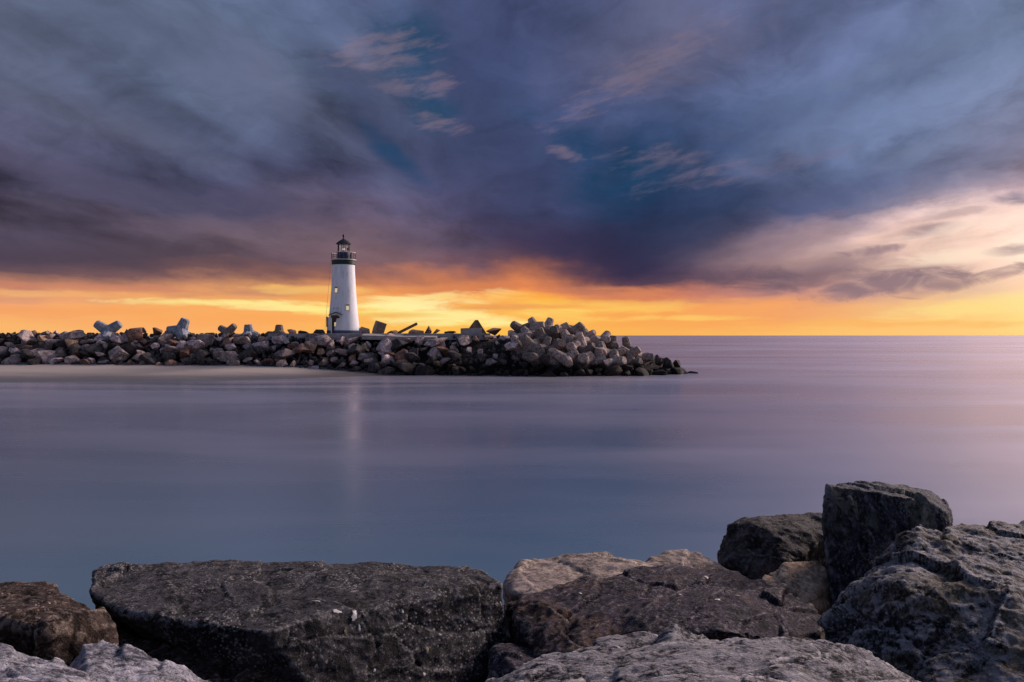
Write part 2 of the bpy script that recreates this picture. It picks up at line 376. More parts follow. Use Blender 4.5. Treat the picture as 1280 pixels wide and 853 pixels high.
def plain_mat(name, col, rough=0.6, var=0.15, scale=3.0, metal=0.0, spec=0.4, bump=0.0, dirt=None, streak=False):
    m, T, bs, out = new_mat(name)
    co = T.n('ShaderNodeTexCoord').outputs['Object']
    vec = co
    if streak:
        mp = T.n('ShaderNodeMapping'); T.put(mp.inputs[0], co); mp.inputs['Scale'].default_value = (1.6, 1.6, 0.22); vec = mp.outputs[0]
    nz = T.noise(vec, scale, 6, 0.65)
    a = tuple(max(0, c * (1 - var)) for c in col) + (1,); b = tuple(min(1, c * (1 + var)) for c in col) + (1,)
    c = T.mix(T.mapr(nz, 0.35, 0.65), a, b)
    if dirt: c = T.mix(T.mapr(T.noise(vec, scale * 2.3, 7, 0.7), 0.54, 0.72, 0, 0.6), c, (*dirt, 1))
    T.put(bs.inputs['Base Color'], c)
    bs.inputs['Roughness'].default_value = rough; bs.inputs['Metallic'].default_value = metal
    bs.inputs['Specular IOR Level'].default_value = spec
    if bump:
        bp = T.n('ShaderNodeBump'); bp.inputs['Strength'].default_value = bump; bp.inputs['Distance'].default_value = 0.03
        T.put(bp.inputs['Height'], T.noise(co, scale * 6, 5, 0.6)); T.put(bs.inputs['Normal'], bp.outputs[0])
    return m


# near rocks
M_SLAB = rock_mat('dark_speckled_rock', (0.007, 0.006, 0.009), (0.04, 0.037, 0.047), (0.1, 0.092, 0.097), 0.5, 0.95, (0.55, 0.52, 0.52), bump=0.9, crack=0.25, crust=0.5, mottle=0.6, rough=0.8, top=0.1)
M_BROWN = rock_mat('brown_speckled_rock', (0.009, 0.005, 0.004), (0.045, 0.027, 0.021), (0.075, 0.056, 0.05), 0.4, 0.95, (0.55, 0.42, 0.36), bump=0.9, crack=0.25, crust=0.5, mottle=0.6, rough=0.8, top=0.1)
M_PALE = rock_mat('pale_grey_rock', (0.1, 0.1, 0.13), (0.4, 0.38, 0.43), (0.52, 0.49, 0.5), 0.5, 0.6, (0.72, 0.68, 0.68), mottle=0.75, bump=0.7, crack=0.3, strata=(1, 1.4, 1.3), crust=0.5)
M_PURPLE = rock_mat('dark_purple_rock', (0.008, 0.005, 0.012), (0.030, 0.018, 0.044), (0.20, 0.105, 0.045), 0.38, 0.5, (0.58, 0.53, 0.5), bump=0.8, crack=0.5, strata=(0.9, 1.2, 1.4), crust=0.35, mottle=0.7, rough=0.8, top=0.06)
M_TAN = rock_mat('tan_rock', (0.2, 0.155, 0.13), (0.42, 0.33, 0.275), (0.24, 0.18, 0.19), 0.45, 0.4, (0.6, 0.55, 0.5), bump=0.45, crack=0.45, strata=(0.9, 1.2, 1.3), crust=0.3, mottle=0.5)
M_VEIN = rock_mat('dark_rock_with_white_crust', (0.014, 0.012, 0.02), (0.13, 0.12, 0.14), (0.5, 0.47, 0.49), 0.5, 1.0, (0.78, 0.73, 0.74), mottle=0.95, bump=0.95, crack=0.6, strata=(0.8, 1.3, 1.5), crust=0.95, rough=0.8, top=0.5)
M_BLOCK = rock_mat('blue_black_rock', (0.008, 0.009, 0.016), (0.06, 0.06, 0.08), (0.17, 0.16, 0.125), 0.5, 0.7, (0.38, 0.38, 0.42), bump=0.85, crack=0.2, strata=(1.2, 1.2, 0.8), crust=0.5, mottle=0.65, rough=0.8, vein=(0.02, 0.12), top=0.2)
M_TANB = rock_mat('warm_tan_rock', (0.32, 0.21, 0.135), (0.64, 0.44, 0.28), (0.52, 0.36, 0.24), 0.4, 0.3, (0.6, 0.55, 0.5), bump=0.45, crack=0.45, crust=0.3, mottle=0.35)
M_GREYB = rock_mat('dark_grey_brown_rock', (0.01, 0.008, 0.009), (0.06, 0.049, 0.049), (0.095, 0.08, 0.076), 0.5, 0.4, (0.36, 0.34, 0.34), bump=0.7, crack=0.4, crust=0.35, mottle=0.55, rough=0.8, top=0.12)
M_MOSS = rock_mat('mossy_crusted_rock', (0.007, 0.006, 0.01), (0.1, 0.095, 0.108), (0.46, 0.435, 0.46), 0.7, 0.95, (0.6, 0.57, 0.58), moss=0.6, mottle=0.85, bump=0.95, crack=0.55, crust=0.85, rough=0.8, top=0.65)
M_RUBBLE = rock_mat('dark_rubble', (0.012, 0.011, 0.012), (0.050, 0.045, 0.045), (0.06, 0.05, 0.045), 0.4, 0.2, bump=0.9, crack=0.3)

# far rocks
FAR = {
 'pale lilac-grey': rock_mat('pale_lilac_boulder', (0.228, 0.168, 0.162), (0.643, 0.492, 0.470), (0.737, 0.564, 0.526), 0.5, 0.2, scale=0.8, bump=0.5, tide=True, per_object=0.25),
 'grey': rock_mat('grey_boulder', (0.107, 0.082, 0.078), (0.375, 0.288, 0.269), (0.456, 0.336, 0.302), 0.5, 0.2, scale=0.8, bump=0.5, tide=True, per_object=0.3),
 'tan': rock_mat('tan_boulder', (0.174, 0.108, 0.073), (0.482, 0.312, 0.213), (0.456, 0.300, 0.224), 0.5, 0.2, scale=0.8, bump=0.5, tide=True, per_object=0.25),
 'rust-brown': rock_mat('rusty_boulder', (0.094, 0.048, 0.036), (0.295, 0.156, 0.112), (0.348, 0.216, 0.168), 0.5, 0.2, scale=0.8, bump=0.5, tide=True, per_object=0.25),
 'dark': rock_mat('dark_boulder', (0.022, 0.018, 0.018), (0.10, 0.085, 0.08), (0.12, 0.10, 0.10), 0.5, 0.15, scale=0.8, bump=0.5, tide=True, per_object=0.3),
}
M_CORE = rock_mat('jetty_core_rubble', (0.012, 0.011, 0.011), (0.05, 0.043, 0.04), (0.06, 0.05, 0.045), 0.4, 0.1, scale=0.8, bump=0.8, tide=True)
M_CONC = plain_mat('weathered_concrete', (0.33, 0.30, 0.29), 0.9, 0.28, 0.9, bump=0.4, dirt=(0.14, 0.12, 0.11))
M_TETRA = rock_mat('tetrapod_concrete', (0.161, 0.120, 0.106), (0.429, 0.330, 0.286), (0.335, 0.228, 0.179), 0.5, 0.2, scale=0.7, bump=0.35, tide=True, crack=0.0, per_object=0.6, mottle=0.6)
M_BLUEC = rock_mat('blue_white_concrete', (0.11, 0.13, 0.17), (0.40, 0.42, 0.47), (0.08, 0.11, 0.17), 0.6, 0.3, scale=0.8, bump=0.35, crack=0.0)

M_WHITE = plain_mat('white_render', (0.74, 0.74, 0.77), 0.75, 0.10, 1.2, bump=0.15, dirt=(0.33, 0.29, 0.27), streak=True)
M_TRIM = plain_mat('cream_trim', (0.74, 0.66, 0.56), 0.6, 0.06)
M_NAVY = plain_mat('navy_paint', (0.012, 0.020, 0.075), 0.45, 0.2)
M_BASEB = plain_mat('slate_blue_paint', (0.055, 0.075, 0.14), 0.6, 0.2)
M_GREEN = plain_mat('green_paint', (0.003, 0.016, 0.009), 0.45, 0.2)
M_BLACK = plain_mat('black_metal', (0.012, 0.011, 0.012), 0.5, 0.3, metal=0.0)
M_RAIL = plain_mat('brown_black_rail', (0.05, 0.04, 0.04), 0.5, 0.3)
M_DOOR = plain_mat('dark_brown_door', (0.055, 0.032, 0.026), 0.5, 0.3)
M_DARKROOF = plain_mat('dark_roof', (0.04, 0.034, 0.036), 0.7, 0.3)
M_STEEL = plain_mat('cable_galvanised', (0.5, 0.47, 0.46), 0.5, 0.1)


def glass_mat(name, rough=0.03, tint=(1, 1, 1)):
    m, T, bs, out = new_mat(name)
    tr = T.n('ShaderNodeBsdfTransparent'); tr.inputs[0].default_value = (*tint, 1)
    gl = T.n('ShaderNodeBsdfGlossy'); gl.inputs['Roughness'].default_value = rough
    fr = T.n('ShaderNodeFresnel'); fr.inputs[0].default_value = 1.45
    mx = T.n('ShaderNodeMixShader'); T.put(mx.inputs[0], fr.outputs[0]); T.put(mx.inputs[1], tr.outputs[0]); T.put(mx.inputs[2], gl.outputs[0])
    T.put(out.inputs[0], mx.outputs[0]); return m


M_GLASS = glass_mat('lantern_glass')


def glow_mat(name, col, strength):
    m, T, bs, out = new_mat(name)
    bs.inputs['Base Color'].default_value = (*col, 1); bs.inputs['Roughness'].default_value = 0.15
    bs.inputs['Emission Color'].default_value = (*col, 1); bs.inputs['Emission Strength'].default_value = strength
    return m


M_PANE_GLOW = glow_mat('pane_reflection_glow', (0.85, 0.70, 0.42), 0.26)  # emission stands in for bright sky reflected in the glass
M_LAMP = glow_mat('beacon_lens', (0.8, 0.75, 0.66), 0.15)


def water_mat():
    m, T, bs, out = new_mat('sea_water')
    geo = T.n('ShaderNodeNewGeometry'); pos = geo.outputs['Position']
    s = T.n('ShaderNodeSeparateXYZ'); T.put(s.inputs[0], pos)
    # slow bands of smoothed swell, wider with distance
    dist = T.m('MAXIMUM', s.outputs[1], 4.0)
    lg = T.m('LOGARITHM', dist, 2.718)
    bv = T.xyz(T.m('MULTIPLY', T.m('DIVIDE', s.outputs[0], T.m('POWER', dist, 0.7)), 0.35), T.m('MULTIPLY', lg, 3.0), 0.0)
    band = T.noise(bv, 1.5, 5, 0.5, 0.4)
    band2 = T.noise(T.xyz(T.m('MULTIPLY', s.outputs[0], 0.02), T.m('MULTIPLY', s.outputs[1], 0.055), 3.0), 1.0, 0.5, 0.4, 0.0)
    # pale veil of surf by the beach and along the jetty foot
    shore = T.m('MULTIPLY', T.mapr(s.outputs[1], 30, 82, 0, 1, True), T.mapr(s.outputs[0], 25, -16, 0.5, 1.0))
    shore = T.m('MULTIPLY', shore, T.mapr(s.outputs[1], 120, 100, 0, 1))
    veil = T.m('MULTIPLY', shore, T.mapr(T.noise(T.xyz(T.m('MULTIPLY', s.outputs[0], 0.03), T.m('MULTIPLY', s.outputs[1], 0.16), 8.0), 1.0, 5, 0.55, 0.5), 0.36, 0.66))
    body = T.mix(veil, (0.030, 0.135, 0.185, 1), (0.42, 0.39, 0.48, 1))
    df = T.n('ShaderNodeBsdfDiffuse'); T.put(df.inputs[0], body)
    gl = T.n('ShaderNodeBsdfGlossy', distribution='GGX')
    gl.inputs[0].default_value = (1.0, 0.85, 0.90, 1)
    T.put(gl.inputs['Roughness'], T.mapr(band, 0.3, 0.7, 0.23, 0.33))
    bp = T.n('ShaderNodeBump'); bp.inputs['Strength'].default_value = 0.15; bp.inputs['Distance'].default_value = 1.2
    T.put(bp.inputs['Height'], band2); T.put(gl.inputs['Normal'], bp.outputs[0])
    lw = T.n('ShaderNodeLayerWeight'); lw.inputs[0].default_value = 0.5
    fac = T.m('SUBTRACT', T.m('MULTIPLY', T.mapr(band, 0.25, 0.75, 0.96, 1.04), T.mapr(lw.outputs['Facing'], 0.66, 0.95, 0.44, 0.95)), T.m('MULTIPLY', veil, 0.25))
    mx = T.n('ShaderNodeMixShader'); T.put(mx.inputs[0], fac); T.put(mx.inputs[1], df.outputs[0]); T.put(mx.inputs[2], gl.outputs[0])
    T.put(out.inputs[0], mx.outputs[0]); return m


M_SEA = water_mat()


def sand_mat():
    m, T, bs, out = new_mat('wet_sand')
    geo = T.n('ShaderNodeNewGeometry'); pos = geo.outputs['Position']
    s = T.n('ShaderNodeSeparateXYZ'); T.put(s.inputs[0], pos)
    nz = T.noise(T.xyz(T.m('MULTIPLY', s.outputs[0], 0.06), T.m('MULTIPLY', s.outputs[1], 0.5), 0.0), 1.0, 6, 0.6)
    z = T.m('ADD', s.outputs[2], T.m('MULTIPLY', T.m('SUBTRACT', nz, 0.5), 0.5))
    dry = T.mapr(z, 0.1, 0.75, 0, 1, True)
    c = T.mix(dry, (0.13, 0.115, 0.112, 1), (0.36, 0.30, 0.27, 1))
    c = T.mix(T.mapr(T.noise(pos, 1.4, 6, 0.7), 0.6, 0.72, 0, 0.35), c, (0.06, 0.05, 0.05, 1))
    T.put(bs.inputs['Base Color'], c); T.put(bs.inputs['Roughness'], T.mapr(dry, 0, 1, 0.35, 0.9))
    bp = T.n('ShaderNodeBump'); bp.inputs['Strength'].default_value = 0.3; bp.inputs['Distance'].default_value = 0.05
    T.put(bp.inputs['Height'], T.noise(pos, 3.0, 6, 0.6)); T.put(bs.inputs['Normal'], bp.outputs[0])
    return m


M_SAND = sand_mat()

# ------------------------------------------------------------------ sea and beach
S = 40000.0
o = link('sea', mesh_from('sea', [(-S, -60, 0), (S, -60, 0), (S, S, 0), (-S, S, 0)], [(0, 1, 2, 3)]), M_SEA)
tag(o, 'smooth violet-grey sea reaching to the horizon', kind='structure')


def XW(px, d): return (px - 640) / F * d


def water_line(x):      # distance of the water's edge on the beach at world x
    return np.interp(x, [-110, -54, -34, -27, -21, -14, -6], [80.0, 81.0, 82.5, 85.5, 91.0, 95.0, 99.0])


def toe_d(px):          # distance of the jetty's foot
    return np.interp(px, [-200, 0, 440, 590, 700, 800, 858, 880], [99.0, 98.5, 97.6, 94.6, 92.8, 94.5, 99.5, 102.0])


def toe_z(px):
    return np.interp(px, [-200, 0, 330, 440, 560, 600], [1.35, 1.25, 0.95, 0.5, 0.05, -0.25])


def crest_d(px): return np.interp(px, [-200, 440, 650, 800, 870], [103.5, 103.2, 101.5, 101.0, 102.0])
def crest_z(px): return np.interp(px, [-200, 0, 400, 560, 620, 650, 700, 750, 790, 830, 856, 870], [5.2, 5.2, 5.0, 5.0, 5.3, 5.6, 5.6, 4.6, 3.2, 2.2, 0.6, -0.4])


def make_beach():
    nx, ny = 120, 40
    vs, fs = [], []
    for j in range(ny + 1):
        for i in range(nx + 1):
            x = -110 + 108 * i / nx
            d = 76 + 30 * j / ny
            wl = water_line(x)
            z = (d - wl) * 0.072
            z = z + 0.05 * noise.noise(Vector((x * .2, d * .5, 0))) - 0.01
            z = max(-0.4, min(z, 1.5))
            vs.append((x, d, z))
    for j in range(ny):
        for i in range(nx):
            a = j * (nx + 1) + i
            fs.append((a, a + 1, a + nx + 2, a + nx + 1))
    o = link('beach', mesh_from('beach', vs, fs), M_SAND, smooth=True)
    tag(o, 'grey-tan strip of wet sand at the foot of the jetty', kind='structure')


make_beach()


# ------------------------------------------------------------------ far jetty: rubble core
def make_core():
    vs, fs = [], []
    pxs = list(range(-240, 881, 8)); prof_n = 11
    for px in pxs:
        td, tz, cd, cz = float(toe_d(px)), float(toe_z(px)), float(crest_d(px)), float(crest_z(px))
        cz = min(cz, 5.0)
        for k in range(prof_n):
            t = k / (prof_n - 1)
            if t <= 0.4:
                u = t / 0.4; d = td + 1.0 + (cd - td) * u; z = tz - 0.9 + (cz - 0.35 - tz + 0.35) * u
            elif t <= 0.7:
                u = (t - 0.4) / 0.3; d = cd + 1.0 + 9.0 * u; z = cz - 0.55
            else:
                u = (t - 0.7) / 0.3; d = cd + 10 + 8.0 * u; z = (cz - 0.55) * (1 - u) - 1.0 * u
            x = XW(px, d)
            if px > 760: x = XW(px, d) 
            p = Vector((x, d, z))
            n = noise.noise_vector(p * 0.6) * 0.35
            if 0.4 < t < 0.75: n *= 0.2
            vs.append(p + n)
    for i in range(len(pxs) - 1):
        for k in range(prof_n - 1):
            a = i * prof_n + k
            fs.append((a, a + 1, a + prof_n + 1, a + prof_n))
    o = link('jetty_core', mesh_from('jetty_core', vs, fs), M_CORE)
    tag(o, 'dark rubble core of the lighthouse jetty under its boulders', kind='structure')


make_core()


# ------------------------------------------------------------------ far boulders
def boulder_mesh(name, seed, flat=0.75):
    rnd = random.Random(seed)
    bm = bmesh.new()
    for _ in range(11):
        v = Vector((rnd.gauss(0, 1), rnd.gauss(0, 1), rnd.gauss(0, 1))).normalized()
        s = rnd.uniform(0.75, 1.0)
        bm.verts.new((v.x * 0.5 * s, v.y * 0.5 * s, v.z * 0.5 * s * flat))
    r = bmesh.ops.convex_hull(bm, input=bm.verts)
    bmesh.ops.delete(bm, geom=[e for e in r['geom_interior'] if isinstance(e, bmesh.types.BMVert)], context='VERTS')
    bmesh.ops.bevel(bm, geom=bm.edges[:], offset=0.02, segments=1, affect='EDGES', clamp_overlap=True)
    bmesh.ops.triangulate(bm, faces=bm.faces)
    me = bpy.data.meshes.new(name); bm.to_mesh(me); bm.free()
    me.shade_smooth(); me.set_sharp_from_angle(angle=R(28))
    return me


BM = [boulder_mesh('boulder', 100 + i, (0.7, 0.8, 0.62, 0.9)[i % 4]) for i in range(14)]
BMH = [(min(v.co.z for v in m.vertices), max(v.co.z for v in m.vertices)) for m in BM]
for m_ in BM: m_.materials.append(FAR['grey'])


def add_boulder(px, d, z, w, h, colour, label, rnd, group='boulders piled along the lighthouse jetty', name='boulder', cat='boulder', mesh=None, rot=None):
    me = mesh or rnd.choice(BM)
    o = bpy.data.objects.new(name, me); C.objects.link(o)
    o.location = (XW(px, d), d, z)
    o.scale = (w * 1.06, w * rnd.uniform(0.8, 1.1), h / 0.70)
    o.rotation_euler = rot or (rnd.uniform(-.35, .35), rnd.uniform(-.35, .35), rnd.uniform(0, 6.28))
    o.material_slots[0].link = 'OBJECT'; o.material_slots[0].material = FAR[colour] if isinstance(colour, str) else colour
    tag(o, label, cat, group)
    return o


ZONES = [(-60, 128, 'near the left end of the jetty'), (128, 200, 'under the V-shaped block'), (200, 262, 'under the leaning tetrapod'),
         (262, 330, 'under the low crest tetrapod'), (330, 405, 'just left of the lighthouse'), (405, 455, 'straight below the lighthouse'),
         (455, 525, 'just right of the lighthouse'), (525, 580, 'left of the pyramid block'), (580, 642, 'below the dark pyramid block'),
         (642, 720, 'below the left half of the tetrapod pile'), (720, 800, 'below the right half of the tetrapod pile'), (800, 900, 'at the seaward tip of the jetty')]


def zone(px):
    for a, b, s in ZONES:
        if a <= px < b: return s
    return ZONES[-1][2]


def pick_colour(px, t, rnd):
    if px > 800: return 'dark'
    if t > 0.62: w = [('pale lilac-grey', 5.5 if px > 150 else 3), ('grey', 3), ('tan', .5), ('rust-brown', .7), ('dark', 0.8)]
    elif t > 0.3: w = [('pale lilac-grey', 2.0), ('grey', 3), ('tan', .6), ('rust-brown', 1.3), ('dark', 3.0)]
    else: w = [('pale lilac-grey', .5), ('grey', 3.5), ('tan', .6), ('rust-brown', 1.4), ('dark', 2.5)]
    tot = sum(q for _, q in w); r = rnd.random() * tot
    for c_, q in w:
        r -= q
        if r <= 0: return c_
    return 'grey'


def make_boulders():
    rnd = random.Random(7)
    cand = []
    rows = 7
    for k in range(rows):
        t = (k + 0.35) / rows
        px = -30 + rnd.uniform(0, 10)
        while px < 868:
            wpx = rnd.choice([6, 7, 8, 9, 11, 13, 16, 21, 28]) * rnd.uniform(0.9, 1.1)
            if k == 0: wpx *= 0.95
            td, tz, cd, cz = map(float, (toe_d(px), toe_z(px), crest_d(px), crest_z(px)))
            cz = min(cz, 5.3)
            tt = t + rnd.uniform(-.06, .06)
            d = td + (cd - td) * tt; z = tz + (cz - 0.30 - tz) * tt
            w = wpx * d / F; h = w * rnd.uniform(0.5, 0.78)
            if 325 < px < 615: z = min(z, 4.98 - h * 0.5)
            skip = (px > 650 and tt > 0.5) or (px > 770 and tt > 0.35) or (395 < px < 470 and tt > 0.9)
            if not skip: cand.append((w * h * rnd.uniform(0.8, 1.2), px, d, z, w, h, tt, k))
            px += wpx * rnd.uniform(0.72, 0.9)
    cand.sort(reverse=True)
    main, rest = cand[:262], cand[262:]
    named = {}
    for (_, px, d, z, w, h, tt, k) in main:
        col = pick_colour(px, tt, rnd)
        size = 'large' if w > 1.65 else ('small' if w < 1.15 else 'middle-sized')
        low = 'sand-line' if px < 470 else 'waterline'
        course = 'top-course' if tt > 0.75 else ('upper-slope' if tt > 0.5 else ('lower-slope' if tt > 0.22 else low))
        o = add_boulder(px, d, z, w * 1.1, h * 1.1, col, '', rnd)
        named.setdefault((f'{size} {col.replace("pale lilac-grey", "pale")} {course} boulder', zone(px)), []).append((px, o))
    cnt = ['', '', 'two', 'three', 'four', 'five', 'six', 'seven', 'eight']; nth = ['leftmost', 'second', 'third', 'fourth', 'fifth', 'sixth', 'seventh']
    for (what, where), L in named.items():
        L.sort(key=lambda q: q[0]); n = len(L)
        for i, (_, o) in enumerate(L):
            if n == 1: o['label'] = f'{what} {where}'
            else: o['label'] = f'{"rightmost" if i == n - 1 else nth[i]} of {cnt[n] if n < 9 else n} {what}s {where}'
    # loose fill too small to tell apart
    vs, fs = [], []
    def blob(px, d, z, w):
        me = rnd.choice(BM); rot = Euler((rnd.uniform(0, 6), rnd.uniform(0, 6), rnd.uniform(0, 6))).to_matrix()
        b = len(vs); c = Vector((XW(px, d), d, z))
        for v in me.vertices: vs.append(c + rot @ (v.co * w))
        for p in me.polygons: fs.append([b + q for q in p.vertices])
    for (_, px, d, z, w, h, tt, k) in rest: blob(px, d + .15, z, w)
    for _ in range(200):
        px = rnd.uniform(-60, 335); blob(px, rnd.uniform(103.2, 107), 4.78, rnd.uniform(.7, 1.2))
    for _ in range(500):
        px = rnd.uniform(-60, 850); tt = rnd.random()
        td, tz, cd, cz = map(float, (toe_d(px), toe_z(px), crest_d(px), crest_z(px))); cz = min(cz, 5.0)
        blob(px, td + (cd - td) * tt + .3, tz + (cz - .35 - tz) * tt, rnd.uniform(0.45, 0.95))
    me = mesh_from('jetty_fill_stones', vs, fs); me.set_sharp_from_angle(angle=R(28))
    o = link('jetty_fill_stones', me, FAR['dark'])  # dark tone paints the shade of the gaps onto the stones
    tag(o, 'small dark fill stones wedged between the jetty boulders', 'stones', kind='stuff')


make_boulders()


# crest boulders that stand out against the sky: x, top row, width, height (pixels), colour, label
def make_crest():
    rnd = random.Random(21)
    items = [
        (42, 414, 10, 6, 'rust-brown', 'small brown round boulder on the skyline, leftmost of the crest stones'),
        (56, 412, 12, 8, 'grey', 'small grey-green boulder on the skyline, second from the left'),
        (69, 413, 15, 7, 'pale lilac-grey', 'pale wedge boulder on the skyline, third from the left'),
        (98, 414, 27, 6, 'dark', 'long low dark boulder on the skyline left of the V-shaped block'),
        (160, 412, 11, 7, 'dark', 'small dark boulder on the skyline just right of the V-shaped block'),
        (176, 409, 15, 9, 'grey', 'pointed grey boulder on the skyline between the V-shaped block and the leaning tetrapod'),
        (196, 410, 17, 8, 'rust-brown', 'brown wedge boulder on the skyline left of the leaning tetrapod'),
        (209, 413, 10, 6, 'tan', 'small tan boulder on the skyline touching the leaning tetrapod'),
        (265, 416, 14, 5, 'rust-brown', 'flat brown boulder on the skyline right of the leaning tetrapod'),
        (338, 414, 14, 7, 'rust-brown', 'brown round boulder on the skyline, fifth left of the lighthouse'),
        (364, 412, 16, 7, 'rust-brown', 'reddish wedge boulder on the skyline, third left of the lighthouse'),
        (380, 412, 16, 7, 'dark', 'dark humped boulder on the skyline, second left of the lighthouse'),
        (399, 411, 20, 8, 'dark', 'dark block boulder on the skyline touching the lighthouse porch side'),
        (490, 412, 16, 6, 'rust-brown', 'low brown boulder on the skyline left of the tilted beam'),
        (520, 412, 22, 6, 'tan', 'low tan boulder on the skyline under the tilted beam'),
        (535, 408, 12, 10, 'rust-brown', 'round brown boulder on the skyline right of the tilted beam'),
        (547, 412, 13, 6, 'rust-brown', 'small flat brown boulder on the skyline right of the round brown one'),
        (563, 414, 18, 4, 'dark', 'thin flat dark boulder on the skyline left of the pyramid block'),
        (616, 410, 26, 8, 'rust-brown', 'dark brown long boulder on the skyline right of the pyramid block'),
        (641, 411, 13, 9, 'grey', 'grey boulder on the skyline at the left foot of the tetrapod pile'),
    ]
    for px, ty, wp, hp, col, lab in items:
        d = 104.2; w = wp * d / F; h = hp * d / F
        ztop = EYE + (HY - ty) / F * d
        add_boulder(px, d, ztop - h * 0.62, w * 1.15, h * 1.5, col, lab, rnd, 'boulders on the crest of the lighthouse jetty', rot=(rnd.uniform(-.12, .12), rnd.uniform(-.12, .12), rnd.uniform(0, 6.28)))


make_crest()


def block(name, dims, loc, rot, mat, bev=0.08, taper=1.0, seed=0, rough=0.0, shear=0.0):
    bm = bmesh.new(); bmesh.ops.create_cube(bm, size=1.0)
    for v in bm.verts:
        if v.co.z > 0: v.co.x *= taper; v.co.y *= taper; v.co.x += shear
        v.co.x *= dims[0]; v.co.y *= dims[1]; v.co.z *= dims[2]
    if rough:
        bmesh.ops.subdivide_edges(bm, edges=bm.edges[:], cuts=3, use_grid_fill=True)
        for v in bm.verts: v.co += noise.noise_vector(v.co * 1.4 + Vector((seed * 7.1, 0, 0))) * rough
    if bev and not rough: bmesh.ops.bevel(bm, geom=bm.edges[:], offset=bev, segments=2, affect='EDGES')
    o = bm_obj(name, bm, mat); o.location = loc; o.rotation_euler = rot
    smooth_angle(o, 30); return o


def make_concrete():
    # walkway cap along the crest
    a, b = XW(335, 104.0), XW(612, 103.0)
    bm = bmesh.new()
    n = 40; top = 5.06
    prof = [(103.2, 4.2), (103.2, top - .05), (103.28, top), (109.5, top), (109.5, 4.2)]
    rings = []
    for i in range(n + 1):
        x = a + (b - a) * i / n
        rings.append([bm.verts.new((x, d + 0.05 * noise.noise(Vector((x * 1.1, d, 2))), z + 0.03 * noise.noise(Vector((x * .8, d * 3, 5))))) for d, z in prof])
    for i in range(n):
        for k in range(len(prof) - 1):
            bm.faces.new((rings[i][k], rings[i][k + 1], rings[i + 1][k + 1], rings[i + 1][k]))
    bm.faces.new(rings[0][::-1]); bm.faces.new(rings[-1])
    bmesh.ops.recalc_face_normals(bm, faces=bm.faces)
    o = bm_obj('concrete_walkway', bm, M_CONC); tag(o, 'weathered concrete walkway on the jetty crest around the lighthouse', kind='structure')
    # broken apron slab on the slope right under the lighthouse
    o = block('apron_slab', (9.5, 1.6, 0.5), (XW(500, 102.6), 102.6, 4.55), (R(10), R(1.5), 0), M_CONC, rough=0.10, seed=3)
    tag(o, 'broken pale concrete apron slab on the slope right of the lighthouse foot', 'slab')
    # blocks beside the lighthouse
    d = 106.5
    o = block('concrete_block', (1.9, 1.3, 1.05), (XW(455, d), d, 5.30), (0, R(14), 0.4), M_TETRA, rough=.09, seed=1, taper=.55)
    tag(o, 'squat blue-grey concrete block directly right of the lighthouse base', 'block')
    o = block('concrete_block', (1.25, 1.2, 1.75), (XW(474, d), d, 5.75), (R(6), R(16), 0.5), M_TETRA, rough=.06, seed=2)
    tag(o, 'tall tilted grey concrete block, highest right of the lighthouse', 'block')
    o = block('concrete_beam', (3.0, 0.45, 0.38), (XW(509, d), d, 5.72), (0, R(-27), 0.15), plain_mat('brown_concrete', (0.16, 0.10, 0.075), .9, .3), bev=.05)
    tag(o, 'tilted brown concrete beam lying on the skyline', 'beam')
    d = 104.0
    o = block('concrete_block', (2.7, 1.6, 0.78), (XW(589, d), d, 5.35), (0, R(-1), 0.05), M_CONC, rough=.05, seed=5)
    tag(o, 'flat pale concrete slab block in front of the dark pyramid block', 'block')
    o = block('pyramid_block', (2.9, 2.4, 2.1), (XW(595, 106.0), 106.0, 5.75), (0, R(3), 0.35), plain_mat('rust_brown_concrete', (0.12, 0.075, 0.05), .9, .35, bump=.3), rough=.10, seed=6, taper=.12)
    tag(o, 'dark brown pyramid-shaped block standing on the jetty crest', 'block')


make_concrete()


# ------------------------------------------------------------------ tetrapods
def tetrapod_mesh(name, legs=4, seg=10, leg_len=1.25, r0=0.50, r1=0.36, drop=()):
    bm = bmesh.new()
    dirs = [Vector((0, 0, 1))]
    for k in range(3):
        a = k * 2 * math.pi / 3
        dirs.append(Vector((math.cos(a) * 0.943, math.sin(a) * 0.943, -0.333)))
    for d in dirs[:legs]:
        q = d.to_track_quat('Z', 'Y').to_matrix()
        prof = [(0.0, r0 * 1.02), (0.30, r0), (leg_len - 0.07, r1), (leg_len, r1 - 0.07)]
        rings = [[bm.verts.new(q @ Vector((r * math.cos(2 * math.pi * s / seg), r * math.sin(2 * math.pi * s / seg), h))) for s in range(seg)] for h, r in prof]
        for i in range(3):
            for s in range(seg):
                bm.faces.new((rings[i][s], rings[i][(s + 1) % seg], rings[i + 1][(s + 1) % seg], rings[i + 1][s]))
        bm.faces.new(rings[-1])
    bmesh.ops.create_icosphere(bm, subdivisions=2, radius=r0 * 1.06)
    bmesh.ops.recalc_face_normals(bm, faces=bm.faces)
    me = bpy.data.meshes.new(name); bm.to_mesh(me); bm.free()
    me.shade_smooth(); me.set_sharp_from_angle(angle=R(25)); me.materials.append(M_TETRA)
    return me


TM = [tetrapod_mesh('tetrapod', leg_len=1.22, r0=.56, r1=.42), tetrapod_mesh('tetrapod', leg_len=1.30, r0=.50, r1=.38), tetrapod_mesh('tetrapod', leg_len=1.12, r0=.60, r1=.47)]


